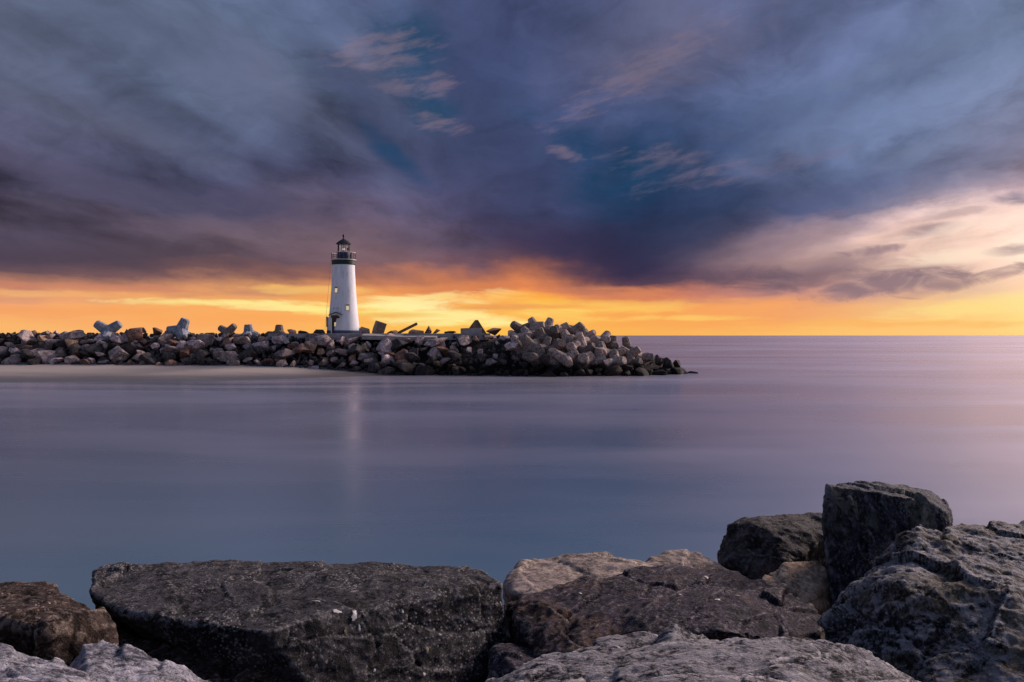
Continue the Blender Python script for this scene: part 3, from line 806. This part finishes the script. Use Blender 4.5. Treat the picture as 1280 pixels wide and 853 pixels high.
def make_tetrapods():
    rnd = random.Random(5)
    def put(px, y, d, s, rot, label, group='concrete tetrapods piled at the head of the jetty', mat=None, mesh=None):
        o = bpy.data.objects.new('tetrapod', mesh or TM[rnd.randrange(3)]); C.objects.link(o)
        o.location = P(px, y, d); o.scale = (s, s, s); o.rotation_euler = rot
        if mat: o.material_slots[0].link = 'OBJECT'; o.material_slots[0].material = mat
        tag(o, label, 'tetrapod', group); return o
    rr = lambda: (rnd.uniform(0, 6.28), rnd.uniform(0, 6.28), rnd.uniform(0, 6.28))
    tiers = {
     'top tier': [(652, 413, 103.2), (668, 409, 103.4), (684, 411, 103.6), (702, 412, 103.4), (718, 415, 103.2), (736, 420, 102.8), (754, 426, 102.4)],
     'second tier': [(645, 424, 101.0), (660, 421, 100.8), (676, 421, 101.2), (694, 420, 101.0), (710, 424, 100.8), (727, 428, 100.6), (746, 431, 100.4), (766, 432, 100.6), (784, 436, 100.6)],
     'third tier': [(650, 437, 98.6), (664, 434, 98.2), (681, 434, 98.4), (699, 435, 98.2), (716, 438, 98.0), (733, 440, 98.0), (751, 442, 98.2), (769, 444, 98.4), (788, 445, 98.8), (803, 449, 99.4)],
     'lowest tier': [(668, 449, 95.8), (688, 449, 95.4), (707, 450, 95.4), (727, 451, 95.6), (748, 452, 96.2), (770, 454, 97.0), (792, 456, 98.0)],
    }
    words = ['leftmost', 'second', 'third', 'fourth', 'fifth', 'sixth', 'seventh', 'eighth', 'ninth', 'tenth']
    for tier, L in tiers.items():
        for i, (px, y, d) in enumerate(L):
            lab = f'leftmost concrete tetrapod in the {tier} of the pile' if i == 0 else (f'rightmost concrete tetrapod in the {tier} of the pile' if i == len(L) - 1 else f'{words[i]} concrete tetrapod from the left in the {tier} of the pile')
            put(px + rnd.uniform(-2, 2), y + rnd.uniform(-1, 1), d + rnd.uniform(-.6, .9), rnd.uniform(1.0, 1.36), rr(), lab)
    g = 'concrete tetrapods standing on the crest left of the lighthouse'
    put(135, 414.5, 104.0, 1.42, (0, R(-54.7), R(8)), 'blue-white V-shaped concrete tetrapod lying on the skyline', g, M_BLUEC, TM[1])
    put(226, 414, 104.0, 1.4, (Matrix.Rotation(R(22), 3, 'Y') @ Matrix.Rotation(R(70), 3, 'Z')).to_euler(), 'pale concrete tetrapod leaning up on the skyline, highest left of the lighthouse', g, M_BLUEC, TM[0])
    put(285, 416.0, 104.0, 1.1, (0, R(-62), R(-15)), 'pale concrete tetrapod lying low on the skyline, midway to the lighthouse', g, None, TM[1])
    put(311, 417, 104.2, 1.05, (R(3), R(-4), R(20)), 'pale concrete tetrapod with one leg upright on the skyline', g, M_BLUEC, TM[2])
    put(349, 417, 104.2, 1.0, (R(-4), R(4), R(60)), 'grey concrete tetrapod with its rounded leg upright near the lighthouse', g, None, TM[2])
    # dark wet rocks that trail into the sea
    for px, y, d, w, h, lab in [(812, 446, 99.4, 2.0, 1.6, 'grey-topped boulder at the end of the tetrapod pile'), (823, 451, 99.6, 1.7, 1.5, 'black wet round boulder second from the pile at the tip'),
                                (834, 455, 99.8, 1.9, 1.5, 'black wet boulder in the middle of the tip'), (846, 454, 99.9, 1.3, 1.5, 'tall round black boulder near the seaward tip'),
                                (843, 461, 99.4, 2.0, 1.0, 'mossy black boulder low in the water near the tip'), (850, 464, 100.0, 1.4, .8, 'last black boulder of the jetty, half drowned at the tip'),
                                (828, 463, 99.0, 2.2, 1.0, 'flat black boulder at the waterline by the tip')]:
        o = P(px, y, d)
        add_boulder(px, d, o.z - .1, w, h, 'dark' if '-topped' not in lab else 'grey', lab, rnd, 'wet boulders at the seaward tip')


make_tetrapods()


# ------------------------------------------------------------------ lighthouse
def lathe(bm, prof, seg=48, x=0, y=0, cap=True):
    rings = []
    for r, z in prof:
        rings.append([bm.verts.new((x + r * math.cos(2 * math.pi * s / seg), y + r * math.sin(2 * math.pi * s / seg), z)) for s in range(seg)])
    for i in range(len(rings) - 1):
        for s in range(seg):
            bm.faces.new((rings[i][s], rings[i][(s + 1) % seg], rings[i + 1][(s + 1) % seg], rings[i + 1][s]))
    if cap:
        bm.faces.new(rings[0][::-1]); bm.faces.new(rings[-1])


def box(bm, cx, cy, cz, sx, sy, sz, rot=None):
    r = bmesh.ops.create_cube(bm, size=1.0)
    for v in r['verts']:
        v.co = Vector((v.co.x * sx, v.co.y * sy, v.co.z * sz))
        if rot: v.co = rot @ v.co
        v.co += Vector((cx, cy, cz))


def tube(bm, p, q, r, seg=8):
    p, q = Vector(p), Vector(q); d = q - p; m = d.normalized().to_track_quat('Z', 'Y').to_matrix()
    a = [bm.verts.new(p + m @ Vector((r * math.cos(2 * math.pi * s / seg), r * math.sin(2 * math.pi * s / seg), 0))) for s in range(seg)]
    b = [bm.verts.new(v.co + d) for v in a]
    for s in range(seg): bm.faces.new((a[s], a[(s + 1) % seg], b[(s + 1) % seg], b[s]))
    bm.faces.new(a[::-1]); bm.faces.new(b)


def make_lighthouse():
    D = 106.0; k = D / F     # metres per pixel at the lighthouse
    base = Vector((XW(429.5, D), D, 5.065))
    L = bpy.data.objects.new('lighthouse', None); C.objects.link(L); L.location = base
    L.rotation_euler = (0, 0, math.atan2(-base.x, base.y) * 0.9)   # porch side turned to the harbour
    tag(L, 'white conical lighthouse with green gallery and black lantern roof on the jetty', 'lighthouse')
    zz = lambda y: (416.3 - y) * k
    rb, rt = 20.2 * k, 13.6 * k
    ztop = zz(330.0)
    rad = lambda z: rb + (rt - rb) * min(1, z / ztop) - 0.10 * math.sin(math.pi * min(1, z / ztop))
    bm = bmesh.new(); lathe(bm, [(rad(z), z) for z in np.linspace(0.38, ztop, 16)], 64)
    smooth_angle(bm_obj('tower', bm, M_WHITE, L))
    bm = bmesh.new(); lathe(bm, [(rb + .05, 0), (rb + .05, .36), (rb + .01, .40)], 64)
    smooth_angle(bm_obj('base_band', bm, M_BASEB, L))
    # gallery
    bm = bmesh.new(); lathe(bm, [(rt - .02, ztop - .12), (rt + .12, ztop), (rt + .13, ztop + .50), (rt + .05, ztop + .52)], 64)
    smooth_angle(bm_obj('gallery_band', bm, M_GREEN, L))
    gz = ztop + .52
    bm = bmesh.new(); lathe(bm, [(rt + .10, gz), (rt + .20, gz + .02), (rt + .20, gz + .09), (rt + .05, gz + .10)], 64)
    smooth_angle(bm_obj('gallery_deck', bm, M_TRIM, L))
    rz = gz + .10; rr = rt + .12; rh = zz(315.6) - rz
    for i in range(20):
        a = 2 * math.pi * i / 20; bm = bmesh.new()
        tube(bm, (rr * math.cos(a), rr * math.sin(a), rz), (rr * math.cos(a), rr * math.sin(a), rz + rh), 0.022)
        bm_obj('baluster', bm, M_RAIL, L)
    for h, r_, mt in ((1.0, .035, M_TRIM), (.66, .018, M_RAIL), (.33, .018, M_RAIL)):
        bm = bmesh.new()
        for i in range(40):
            a, b = 2 * math.pi * i / 40, 2 * math.pi * (i + 1) / 40
            tube(bm, (rr * math.cos(a), rr * math.sin(a), rz + rh * h), (rr * math.cos(b), rr * math.sin(b), rz + rh * h), r_, 6)
        bm_obj('rail', bm, mt, L)
    # lantern room
    rd = 7.9 * k
    ztd = zz(315.2)
    bm = bmesh.new(); lathe(bm, [(rd, rz), (rd, ztd), (rd - .06, ztd + .04)], 48)
    smooth_angle(bm_obj('lantern_wall', bm, M_NAVY, L))
    ze = zz(304.8)
    bm = bmesh.new(); lathe(bm, [(rd - .09, ztd + .04), (rd - .09, ze)], 10, cap=False)
    bm_obj('lantern_glass', bm, M_GLASS, L)
    for i in range(10):
        a = 2 * math.pi * i / 10; bm = bmesh.new()
        tube(bm, ((rd - .08) * math.cos(a), (rd - .08) * math.sin(a), ztd), ((rd - .08) * math.cos(a), (rd - .08) * math.sin(a), ze), 0.032, 6)
        bm_obj('mullion', bm, M_BLACK, L)
    re = 9.4 * k
    bm = bmesh.new(); lathe(bm, [(rd - .1, ze - .02), (re, ze), (re + .02, ze + .10), (re * .62, ze + .42), (.16, zz(298.4)), (.10, zz(297.6))], 12)
    roof = bm_obj('lantern_roof', bm, M_BLACK, L); smooth_angle(roof, 20)
    bm = bmesh.new(); lathe(bm, [(.09, zz(298)), (.09, zz(295.6)), (.05, zz(295.2))], 12)
    r = bmesh.ops.create_icosphere(bm, subdivisions=3, radius=0.17)
    for v in r['verts']: v.co.z += zz(294.2)
    tube(bm, (0, 0, zz(294)), (0, 0, zz(290.6)), .02, 6)
    smooth_angle(bm_obj('ventilator_ball', bm, M_BLACK, roof), 40)
    # beacon on a stand hung in the lantern
    bm = bmesh.new(); tube(bm, (0, 0, ztd), (0, 0, zz(312.6)), .14, 12); tube(bm, (0, 0, zz(310)), (0, 0, ze), .035, 8)
    st = bm_obj('beacon_stand', bm, M_BLACK, L)
    bm = bmesh.new(); lathe(bm, [(.16, zz(312.6)), (.22, zz(312)), (.22, zz(310.6)), (.16, zz(310))], 16)
    smooth_angle(bm_obj('beacon_lens', bm, M_LAMP, st))
    # fog signal and sensor arm on the gallery, right of the lantern wall
    bm = bmesh.new(); box(bm, .93, -.62, rz + .36, .22, .24, .72); box(bm, 1.02, -.66, rz + .86, .12, .12, .30)
    bm_obj('fog_signal', bm, M_BLACK, L)
    bm = bmesh.new(); tube(bm, (.55, -.75, ztd), (.55, -.75, ztd + .32), .03); tube(bm, (.55, -.75, ztd + .10), (1.0, -.75, ztd + .02), .03)
    box(bm, .55, -.75, ztd + .42, .20, .2, .24); bm_obj('sensor_mast', bm, M_BLACK, L)

    # windows: (pixel x offset, pixel row)
    for n, (ox, oy) in enumerate(((-8.3, 362.5), (4.9, 384.2))):
        z = zz(oy); x = ox * k; r = rad(z); th = math.asin(x / r)
        rot = Matrix.Rotation(th, 3, 'Z') @ Matrix.Rotation(math.atan((rb - rt) / ztop) * -1, 3, 'X')
        c = Vector((r * math.sin(th), -r * math.cos(th), z))
        bm = bmesh.new()
        for sx, sz, dx, dz in ((.09, .82, -.235, 0), (.09, .82, .235, 0), (.56, .09, 0, .40), (.62, .10, 0, -.41)):
            box(bm, *(c + rot @ Vector((dx, -.02, dz))), sx, .18, sz, rot)
        w = bm_obj('window', bm, M_TRIM, L)
        bm = bmesh.new(); q = c + rot @ Vector((0, 0.0, -.08)); box(bm, *q, .38, .10, .58, rot); bm_obj('pane', bm, M_PANE_GLOW, w)
        bm = bmesh.new(); q = c + rot @ Vector((0, -.004, .28)); box(bm, *q, .38, .10, .16, rot); bm_obj('pane_dark_top', bm, M_DARKROOF, w)  # dark strip across the top of the pane
    # porch with gabled roof and open door
    px = -9.2 * k; yf = -(rb + .12); pw = 1.62
    porch = bpy.data.objects.new('porch', None); C.objects.link(porch); porch.parent = L
    xc = px; zt = zz(394.0); zr = zz(390.6)
    def pbox(name, mat, *a, **kw):
        b_ = bmesh.new(); box(b_, *a, **kw); return bm_obj(name, b_, mat, porch)
    y0 = yf + .35; dep = 2.0
    pbox('side_wall', M_WHITE, xc - pw / 2 + .10, y0 + dep / 2, zt / 2 + .2, .20, dep, zt - .4)
    pbox('side_wall', M_WHITE, xc + pw / 2 - .10, y0 + dep / 2, zt / 2 + .2, .20, dep, zt - .4)
    pbox('plinth', M_BASEB, xc - pw / 2 + .10, y0 + dep / 2, .20, .24, dep + .04, .40)
    pbox('plinth', M_BASEB, xc + pw / 2 - .10, y0 + dep / 2, .20, .24, dep + .04, .40)
    for s in (-1, 1):   # pale door jambs
        pbox('door_jamb', M_TRIM, xc + s * .54, y0 - .06, 1.02, .13, .14, 2.04)
    bm = bmesh.new()    # gable
    tri = [(xc - pw / 2 - .02, zt - .02), (xc + pw / 2 + .02, zt - .02), (xc, zr - .05)]
    f_ = [bm.verts.new((x, y0 + .04, z)) for x, z in tri]; b_ = [bm.verts.new((x, y0 + dep, z)) for x, z in tri]
    bm.faces.new(f_); bm.faces.new(b_[::-1])
    for i in range(3): bm.faces.new((f_[i], b_[i], b_[(i + 1) % 3], f_[(i + 1) % 3]))
    bmesh.ops.recalc_face_normals(bm, faces=bm.faces)
    bm_obj('gable', bm, M_TRIM, porch)
    pitch = math.atan2(zr - zt, pw / 2)
    for s in (-1, 1):
        rot = Matrix.Rotation(s * pitch, 3, 'Y'); ln = (pw / 2 + .12) / math.cos(pitch)
        pbox('roof_slope', M_DARKROOF, xc + s * (pw / 2 + .10) / 2, y0 + dep / 2 - .15, (zt + zr) / 2 + .03, ln, dep + .3, .06, rot=rot)
    pbox('door', M_DOOR, xc, y0 + .22, 1.0, .98, .08, 2.0)
    pbox('door_reflection_pane', M_PANE_GLOW, xc + .02, y0 + .17, 1.18, .38, .05, .52)  # painted glow for the light caught in the door glass
    bm = bmesh.new()    # arched head over the door
    segs = 12; pts = [(xc + .52 * math.cos(math.pi * i / segs), zt - .38 + .40 * math.sin(math.pi * i / segs)) for i in range(segs + 1)]
    f_ = [bm.verts.new((x, y0 - .02, z)) for x, z in pts]; b_ = [bm.verts.new((x, y0 + .14, z)) for x, z in pts]
    bm.faces.new(f_); bm.faces.new(b_[::-1])
    for i in range(segs + 1): j = (i + 1) % (segs + 1); bm.faces.new((f_[i], b_[i], b_[j], f_[j]))
    bmesh.ops.recalc_face_normals(bm, faces=bm.faces)
    bm_obj('door_arch', bm, M_DOOR, porch)
    pbox('wing_panel', M_BLACK, xc - pw / 2 - .33, y0 + .85, zz(402), .16, .5, 1.35)
    pbox('wing_wall', M_WHITE, xc - pw / 2 - .16, y0 + .95, 1.25, .34, .6, 1.75)
    pbox('wing_plinth', M_BASEB, xc - pw / 2 - .16, y0 + .95, .18, .36, .62, .36)
    # dark relief marks above the porch
    for i in range(3):
        z = zz(385.4); x = px + .05 + (i - 1) * .30; r = rad(z); th = math.asin(x / r)
        bm = bmesh.new(); box(bm, r * math.sin(th), -r * math.cos(th), z, .17, .05, .20, Matrix.Rotation(th, 3, 'Z'))
        bm_obj('wall_mark', bm, plain_mat('grey_relief', (.42, .41, .43), .8), L)
    # thin down lead on the left
    bm = bmesh.new(); tube(bm, (-(rr + .06), -.2, gz), (-(rb + .30), -.2, 0.0), .016, 6)
    bm_obj('down_lead', bm, M_STEEL, L)


make_lighthouse()


# ------------------------------------------------------------------ near rocks
def hull_bm(pts, bm=None):
    bm = bm or bmesh.new()
    vs = [bm.verts.new(p) for p in pts]
    r = bmesh.ops.convex_hull(bm, input=vs)
    dead = {e for e in r['geom_interior'] if isinstance(e, bmesh.types.BMVert)} | {e for e in r['geom_unused'] if isinstance(e, bmesh.types.BMVert)}
    dead = [v for v in dead if v.is_valid]
    if dead: bmesh.ops.delete(bm, geom=dead, context='VERTS')
    return bm


def near_rock(name, hulls, mat, label, voxel=0.022, round_=6, amp=1.0, strata=(1, 1, 1), seed=0, cat='boulder', facet=2.0, px=True):
    rnd = random.Random(seed + 11)
    bm = bmesh.new()
    allp = []
    for h in hulls:
        pts = [P(*q) for q in h] if px else [Vector(q) for q in h]
        allp += pts
        hull_bm(pts, bm)
    lo = Vector((min(p.x for p in allp), min(p.y for p in allp), min(p.z for p in allp)))
    hi = Vector((max(p.x for p in allp), max(p.y for p in allp), max(p.z for p in allp)))
    org = Vector(((lo.x + hi.x) / 2, (lo.y + hi.y) / 2, lo.z))
    bmesh.ops.translate(bm, verts=bm.verts, vec=-org)
    me = bpy.data.meshes.new(name); bm.to_mesh(me); bm.free()
    o = link(name, me)
    md = o.modifiers.new('r', 'REMESH'); md.mode = 'VOXEL'; md.voxel_size = voxel * 0.66
    ms = o.modifiers.new('s', 'SMOOTH'); ms.factor = 0.5; ms.iterations = round_ + 2
    dg = bpy.context.evaluated_depsgraph_get(); ev = o.evaluated_get(dg)
    nm = bpy.data.meshes.new_from_object(ev, depsgraph=dg)
    o.modifiers.clear(); o.data = nm; bpy.data.meshes.remove(me); nm.name = name
    n = len(nm.vertices)
    co = np.empty(n * 3); nm.vertices.foreach_get('co', co); co = co.reshape(-1, 3)
    nr = np.empty(n * 3); nm.vertices.foreach_get('normal', nr); nr = nr.reshape(-1, 3)
    off = Vector((seed * 13.7, seed * 5.3, seed * 2.9))
    rot = Euler((0.35, 0.2, 0.4 + seed)).to_matrix()
    disp = np.empty(n)
    for i in range(n):
        p = rot @ Vector(co[i])
        q = Vector((p.x * strata[0], p.y * strata[1], p.z * strata[2])) + off
        a = noise.fractal(q * 1.3, 1.0, 2.0, 3) * 0.036
        b = (noise.ridged_multi_fractal(q * 2.6, 0.9, 2.1, 4, 1.0, 2.0) - 1.2) * 0.016
        # broken facets: each cell of a warped pattern is its own tilted, offset plane
        qw = q * facet + noise.noise_vector(q * 1.7) * 0.30 + noise.noise_vector(q * 6.0) * 0.07
        dd, pp = noise.voronoi(qw)
        hv = noise.cell_vector(pp[0] * 31.7)
        c = ((qw - pp[0]).dot(hv) * 1.5 + hv.x * 0.5) * 0.040 / facet * 1.4
        gap = dd[1] - dd[0]
        if gap < 0.03: c -= (0.03 - gap) * 0.5
        e = noise.fractal(q * 9.0, 0.7, 2.0, 4) * 0.015
        disp[i] = (a + b + c + e) * amp
    co += nr * disp[:, None]
    nm.vertices.foreach_set('co', co.ravel()); nm.update()
    nm.materials.clear(); nm.materials.append(mat)
    nm.shade_smooth()
    o.location = org
    tag(o, label, cat)
    return o


def splash(rock, px, py, w, h, mat, seed):
    # a dried pale splash lying on the rock's surface
    rnd = random.Random(seed)
    inv = rock.matrix_basis.inverted()
    o = inv @ camo.location; d = (inv.to_3x3() @ (P(px, py, 5.0) - camo.location)).normalized()
    ok, hit, nor, _ = rock.ray_cast(o, d)
    if not ok: return
    right = Vector((1, 0, 0)); up = nor.cross(right)
    if up.length < .1: return
    up.normalize(); right = up.cross(nor).normalized()
    n = 18; top = []; bm = bmesh.new()
    k = 4.6 / F
    for i in range(n):
        a = 2 * math.pi * i / n; r = rnd.uniform(.55, 1.15)
        q = hit + right * (math.cos(a) * w * k * r) + up * (math.sin(a) * h * k * r * 1.3)
        g, hh, hn, _ = rock.closest_point_on_mesh(q)
        top.append(bm.verts.new((hh if g else q) + (hn if g else nor) * .004))
    g, hh, hn, _ = rock.closest_point_on_mesh(hit); c = bm.verts.new(hh + hn * .007)
    for i in range(n): bm.faces.new((top[i], top[(i + 1) % n], c))
    bm_obj('lime_splash', bm, mat, rock, True)


def make_near():
    NR = near_rock
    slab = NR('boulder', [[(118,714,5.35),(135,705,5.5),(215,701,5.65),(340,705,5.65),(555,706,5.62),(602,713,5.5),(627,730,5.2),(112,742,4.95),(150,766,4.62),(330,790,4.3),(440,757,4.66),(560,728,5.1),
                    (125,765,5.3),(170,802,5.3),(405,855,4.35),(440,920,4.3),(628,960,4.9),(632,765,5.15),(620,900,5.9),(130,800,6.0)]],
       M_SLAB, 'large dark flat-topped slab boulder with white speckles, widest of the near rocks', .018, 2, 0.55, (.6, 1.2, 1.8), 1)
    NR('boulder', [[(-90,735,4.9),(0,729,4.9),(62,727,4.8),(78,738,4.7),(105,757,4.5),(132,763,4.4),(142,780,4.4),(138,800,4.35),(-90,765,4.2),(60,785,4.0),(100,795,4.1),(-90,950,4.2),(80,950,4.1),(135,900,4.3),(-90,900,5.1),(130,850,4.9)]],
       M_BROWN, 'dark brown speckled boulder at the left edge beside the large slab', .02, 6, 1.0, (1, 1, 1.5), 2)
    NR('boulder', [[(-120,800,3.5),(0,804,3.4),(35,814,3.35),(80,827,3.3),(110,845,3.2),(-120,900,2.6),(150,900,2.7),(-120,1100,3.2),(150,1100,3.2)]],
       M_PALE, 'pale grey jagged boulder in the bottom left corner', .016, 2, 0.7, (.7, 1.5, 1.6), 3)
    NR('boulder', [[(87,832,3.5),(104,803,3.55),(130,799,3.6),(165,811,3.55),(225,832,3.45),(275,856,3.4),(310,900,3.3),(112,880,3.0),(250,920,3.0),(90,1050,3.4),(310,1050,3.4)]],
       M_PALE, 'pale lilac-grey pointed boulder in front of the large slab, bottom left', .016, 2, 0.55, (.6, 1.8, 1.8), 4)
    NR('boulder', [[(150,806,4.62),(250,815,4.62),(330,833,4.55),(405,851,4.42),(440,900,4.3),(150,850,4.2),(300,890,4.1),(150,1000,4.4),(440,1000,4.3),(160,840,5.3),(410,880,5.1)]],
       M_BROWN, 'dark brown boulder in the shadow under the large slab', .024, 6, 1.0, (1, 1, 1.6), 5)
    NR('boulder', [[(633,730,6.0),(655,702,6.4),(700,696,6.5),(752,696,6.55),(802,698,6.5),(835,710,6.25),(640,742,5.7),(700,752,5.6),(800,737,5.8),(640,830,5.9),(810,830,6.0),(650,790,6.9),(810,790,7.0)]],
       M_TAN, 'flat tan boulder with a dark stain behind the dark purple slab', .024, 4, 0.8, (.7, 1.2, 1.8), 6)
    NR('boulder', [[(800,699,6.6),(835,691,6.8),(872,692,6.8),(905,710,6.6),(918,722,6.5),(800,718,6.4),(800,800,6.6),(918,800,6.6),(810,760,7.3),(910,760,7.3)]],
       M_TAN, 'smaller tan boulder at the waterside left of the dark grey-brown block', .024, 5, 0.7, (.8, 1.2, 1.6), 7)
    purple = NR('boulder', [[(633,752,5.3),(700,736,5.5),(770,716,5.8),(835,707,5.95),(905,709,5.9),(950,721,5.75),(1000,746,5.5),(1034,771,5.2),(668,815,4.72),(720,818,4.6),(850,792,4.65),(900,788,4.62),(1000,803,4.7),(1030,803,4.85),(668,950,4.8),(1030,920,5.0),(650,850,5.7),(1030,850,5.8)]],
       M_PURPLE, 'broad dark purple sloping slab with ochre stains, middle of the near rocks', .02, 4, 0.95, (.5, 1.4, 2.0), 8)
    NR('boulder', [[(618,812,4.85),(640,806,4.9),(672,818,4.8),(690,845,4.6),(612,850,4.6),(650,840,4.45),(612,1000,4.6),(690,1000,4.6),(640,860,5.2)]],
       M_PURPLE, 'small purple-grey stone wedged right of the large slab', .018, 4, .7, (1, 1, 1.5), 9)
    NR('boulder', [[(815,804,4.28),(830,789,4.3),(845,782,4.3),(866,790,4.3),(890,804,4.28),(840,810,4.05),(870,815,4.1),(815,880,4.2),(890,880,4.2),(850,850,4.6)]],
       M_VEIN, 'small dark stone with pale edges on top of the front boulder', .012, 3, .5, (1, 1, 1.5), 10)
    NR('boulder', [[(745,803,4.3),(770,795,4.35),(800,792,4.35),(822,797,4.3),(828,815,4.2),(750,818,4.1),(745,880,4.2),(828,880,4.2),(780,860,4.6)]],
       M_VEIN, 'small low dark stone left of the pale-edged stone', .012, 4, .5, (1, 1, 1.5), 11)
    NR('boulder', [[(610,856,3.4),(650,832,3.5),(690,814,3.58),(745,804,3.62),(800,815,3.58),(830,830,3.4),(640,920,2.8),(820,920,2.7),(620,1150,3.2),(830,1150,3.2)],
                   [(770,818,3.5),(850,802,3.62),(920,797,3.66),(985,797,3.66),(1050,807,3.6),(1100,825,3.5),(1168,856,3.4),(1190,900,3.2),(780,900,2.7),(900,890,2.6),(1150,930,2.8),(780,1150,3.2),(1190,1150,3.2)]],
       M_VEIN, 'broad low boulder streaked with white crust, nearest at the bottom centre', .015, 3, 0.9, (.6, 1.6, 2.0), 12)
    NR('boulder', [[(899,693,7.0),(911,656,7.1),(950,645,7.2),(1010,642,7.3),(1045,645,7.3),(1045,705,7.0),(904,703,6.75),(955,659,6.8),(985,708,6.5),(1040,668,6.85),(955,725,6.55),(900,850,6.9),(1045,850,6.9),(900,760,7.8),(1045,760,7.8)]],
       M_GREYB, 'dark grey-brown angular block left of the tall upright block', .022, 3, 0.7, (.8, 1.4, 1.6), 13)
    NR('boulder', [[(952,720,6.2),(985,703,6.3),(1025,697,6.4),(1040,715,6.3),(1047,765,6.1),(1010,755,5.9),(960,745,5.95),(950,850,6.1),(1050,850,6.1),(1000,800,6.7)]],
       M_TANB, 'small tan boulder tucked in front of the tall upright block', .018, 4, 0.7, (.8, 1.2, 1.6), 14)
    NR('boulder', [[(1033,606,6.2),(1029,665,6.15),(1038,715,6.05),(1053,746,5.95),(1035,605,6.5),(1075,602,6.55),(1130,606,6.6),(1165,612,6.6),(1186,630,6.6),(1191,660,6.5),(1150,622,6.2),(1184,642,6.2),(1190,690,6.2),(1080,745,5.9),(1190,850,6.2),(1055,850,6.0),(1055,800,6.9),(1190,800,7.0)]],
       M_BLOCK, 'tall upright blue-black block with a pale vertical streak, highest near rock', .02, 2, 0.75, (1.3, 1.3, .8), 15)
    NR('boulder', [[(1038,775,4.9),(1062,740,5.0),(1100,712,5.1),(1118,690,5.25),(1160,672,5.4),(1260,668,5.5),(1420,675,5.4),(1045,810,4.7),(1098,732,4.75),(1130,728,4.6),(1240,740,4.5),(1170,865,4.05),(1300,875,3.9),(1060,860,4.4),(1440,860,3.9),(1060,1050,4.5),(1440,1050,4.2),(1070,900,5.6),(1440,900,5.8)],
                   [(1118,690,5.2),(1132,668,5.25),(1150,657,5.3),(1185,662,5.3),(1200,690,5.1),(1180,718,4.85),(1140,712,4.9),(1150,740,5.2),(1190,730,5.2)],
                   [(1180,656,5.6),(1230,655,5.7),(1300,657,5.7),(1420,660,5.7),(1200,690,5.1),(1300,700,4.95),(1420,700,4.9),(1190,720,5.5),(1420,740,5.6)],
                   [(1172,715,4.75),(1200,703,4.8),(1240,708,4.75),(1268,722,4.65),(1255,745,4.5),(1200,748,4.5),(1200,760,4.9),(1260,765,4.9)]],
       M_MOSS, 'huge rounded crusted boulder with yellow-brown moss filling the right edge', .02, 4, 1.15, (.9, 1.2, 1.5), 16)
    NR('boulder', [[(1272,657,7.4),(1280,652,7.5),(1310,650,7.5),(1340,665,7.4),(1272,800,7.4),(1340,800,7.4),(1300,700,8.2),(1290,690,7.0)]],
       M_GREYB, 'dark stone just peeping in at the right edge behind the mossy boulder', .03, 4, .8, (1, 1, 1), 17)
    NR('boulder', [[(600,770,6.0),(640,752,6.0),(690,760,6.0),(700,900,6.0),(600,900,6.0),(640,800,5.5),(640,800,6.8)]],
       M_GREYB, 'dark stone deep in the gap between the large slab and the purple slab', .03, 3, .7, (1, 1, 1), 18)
    m_sp = plain_mat('lime_white', (0.62, 0.58, 0.56), .9, .3, 30)
    m_sy = plain_mat('lichen_ochre', (0.26, 0.22, 0.13), .9, .3, 30)
    bpy.context.view_layer.update()
    for n_, (r_, x_, y_, w_, h_, m_) in enumerate([(slab,443,769,3.6,6.5,m_sp),(slab,449,785,1.6,4,m_sp),(slab,432,792,2,7,m_sy),(slab,421,765,6,2.5,m_sp),(slab,503,765,2,2,m_sp),(slab,550,794,2.5,1.6,m_sp),(slab,534,812,3,4,m_sy),(slab,468,838,1.8,1.8,m_sp),
            (slab,395,752,6,1,m_sp),(slab,530,843,2,2,m_sp),(purple,883,722,5.5,2,m_sp),(purple,897,750,5,2.5,m_sp),(purple,922,745,4,2,m_sy),(purple,850,744,3,1.5,m_sp),(purple,725,742,3,1,m_sp)]):
        splash(r_, x_, y_, w_, h_, m_, n_ + 3)
    # the jetty the viewer stands on, under and around the near boulders
    vs, fs = [], []
    nx, ny = 150, 90
    for j in range(ny + 1):
        for i in range(nx + 1):
            x = -14 + 28 * i / nx; y = -3 + 17 * j / ny
            z = np.interp(y, [-3, 2.0, 4, 6.5, 8.5, 12, 14], [3.0, 2.7, 2.3, 1.8, 1.2, -.8, -1.5])
            p = Vector((x, y, 0))
            z += (noise.ridged_multi_fractal(p * .55, .9, 2, 3, 1, 2) - 1.1) * .35 + noise.fractal(p * 2.2, 1, 2, 3) * .12
            vs.append((x, y, min(z, 3.0)))
    for j in range(ny):
        for i in range(nx):
            a = j * (nx + 1) + i; fs.append((a, a + 1, a + nx + 2, a + nx + 1))
    o = link('near_jetty_core', mesh_from('near_jetty_core', vs, fs), M_RUBBLE, smooth=True)
    tag(o, 'dark rubble of the near jetty under the boulders', kind='structure')


make_near()
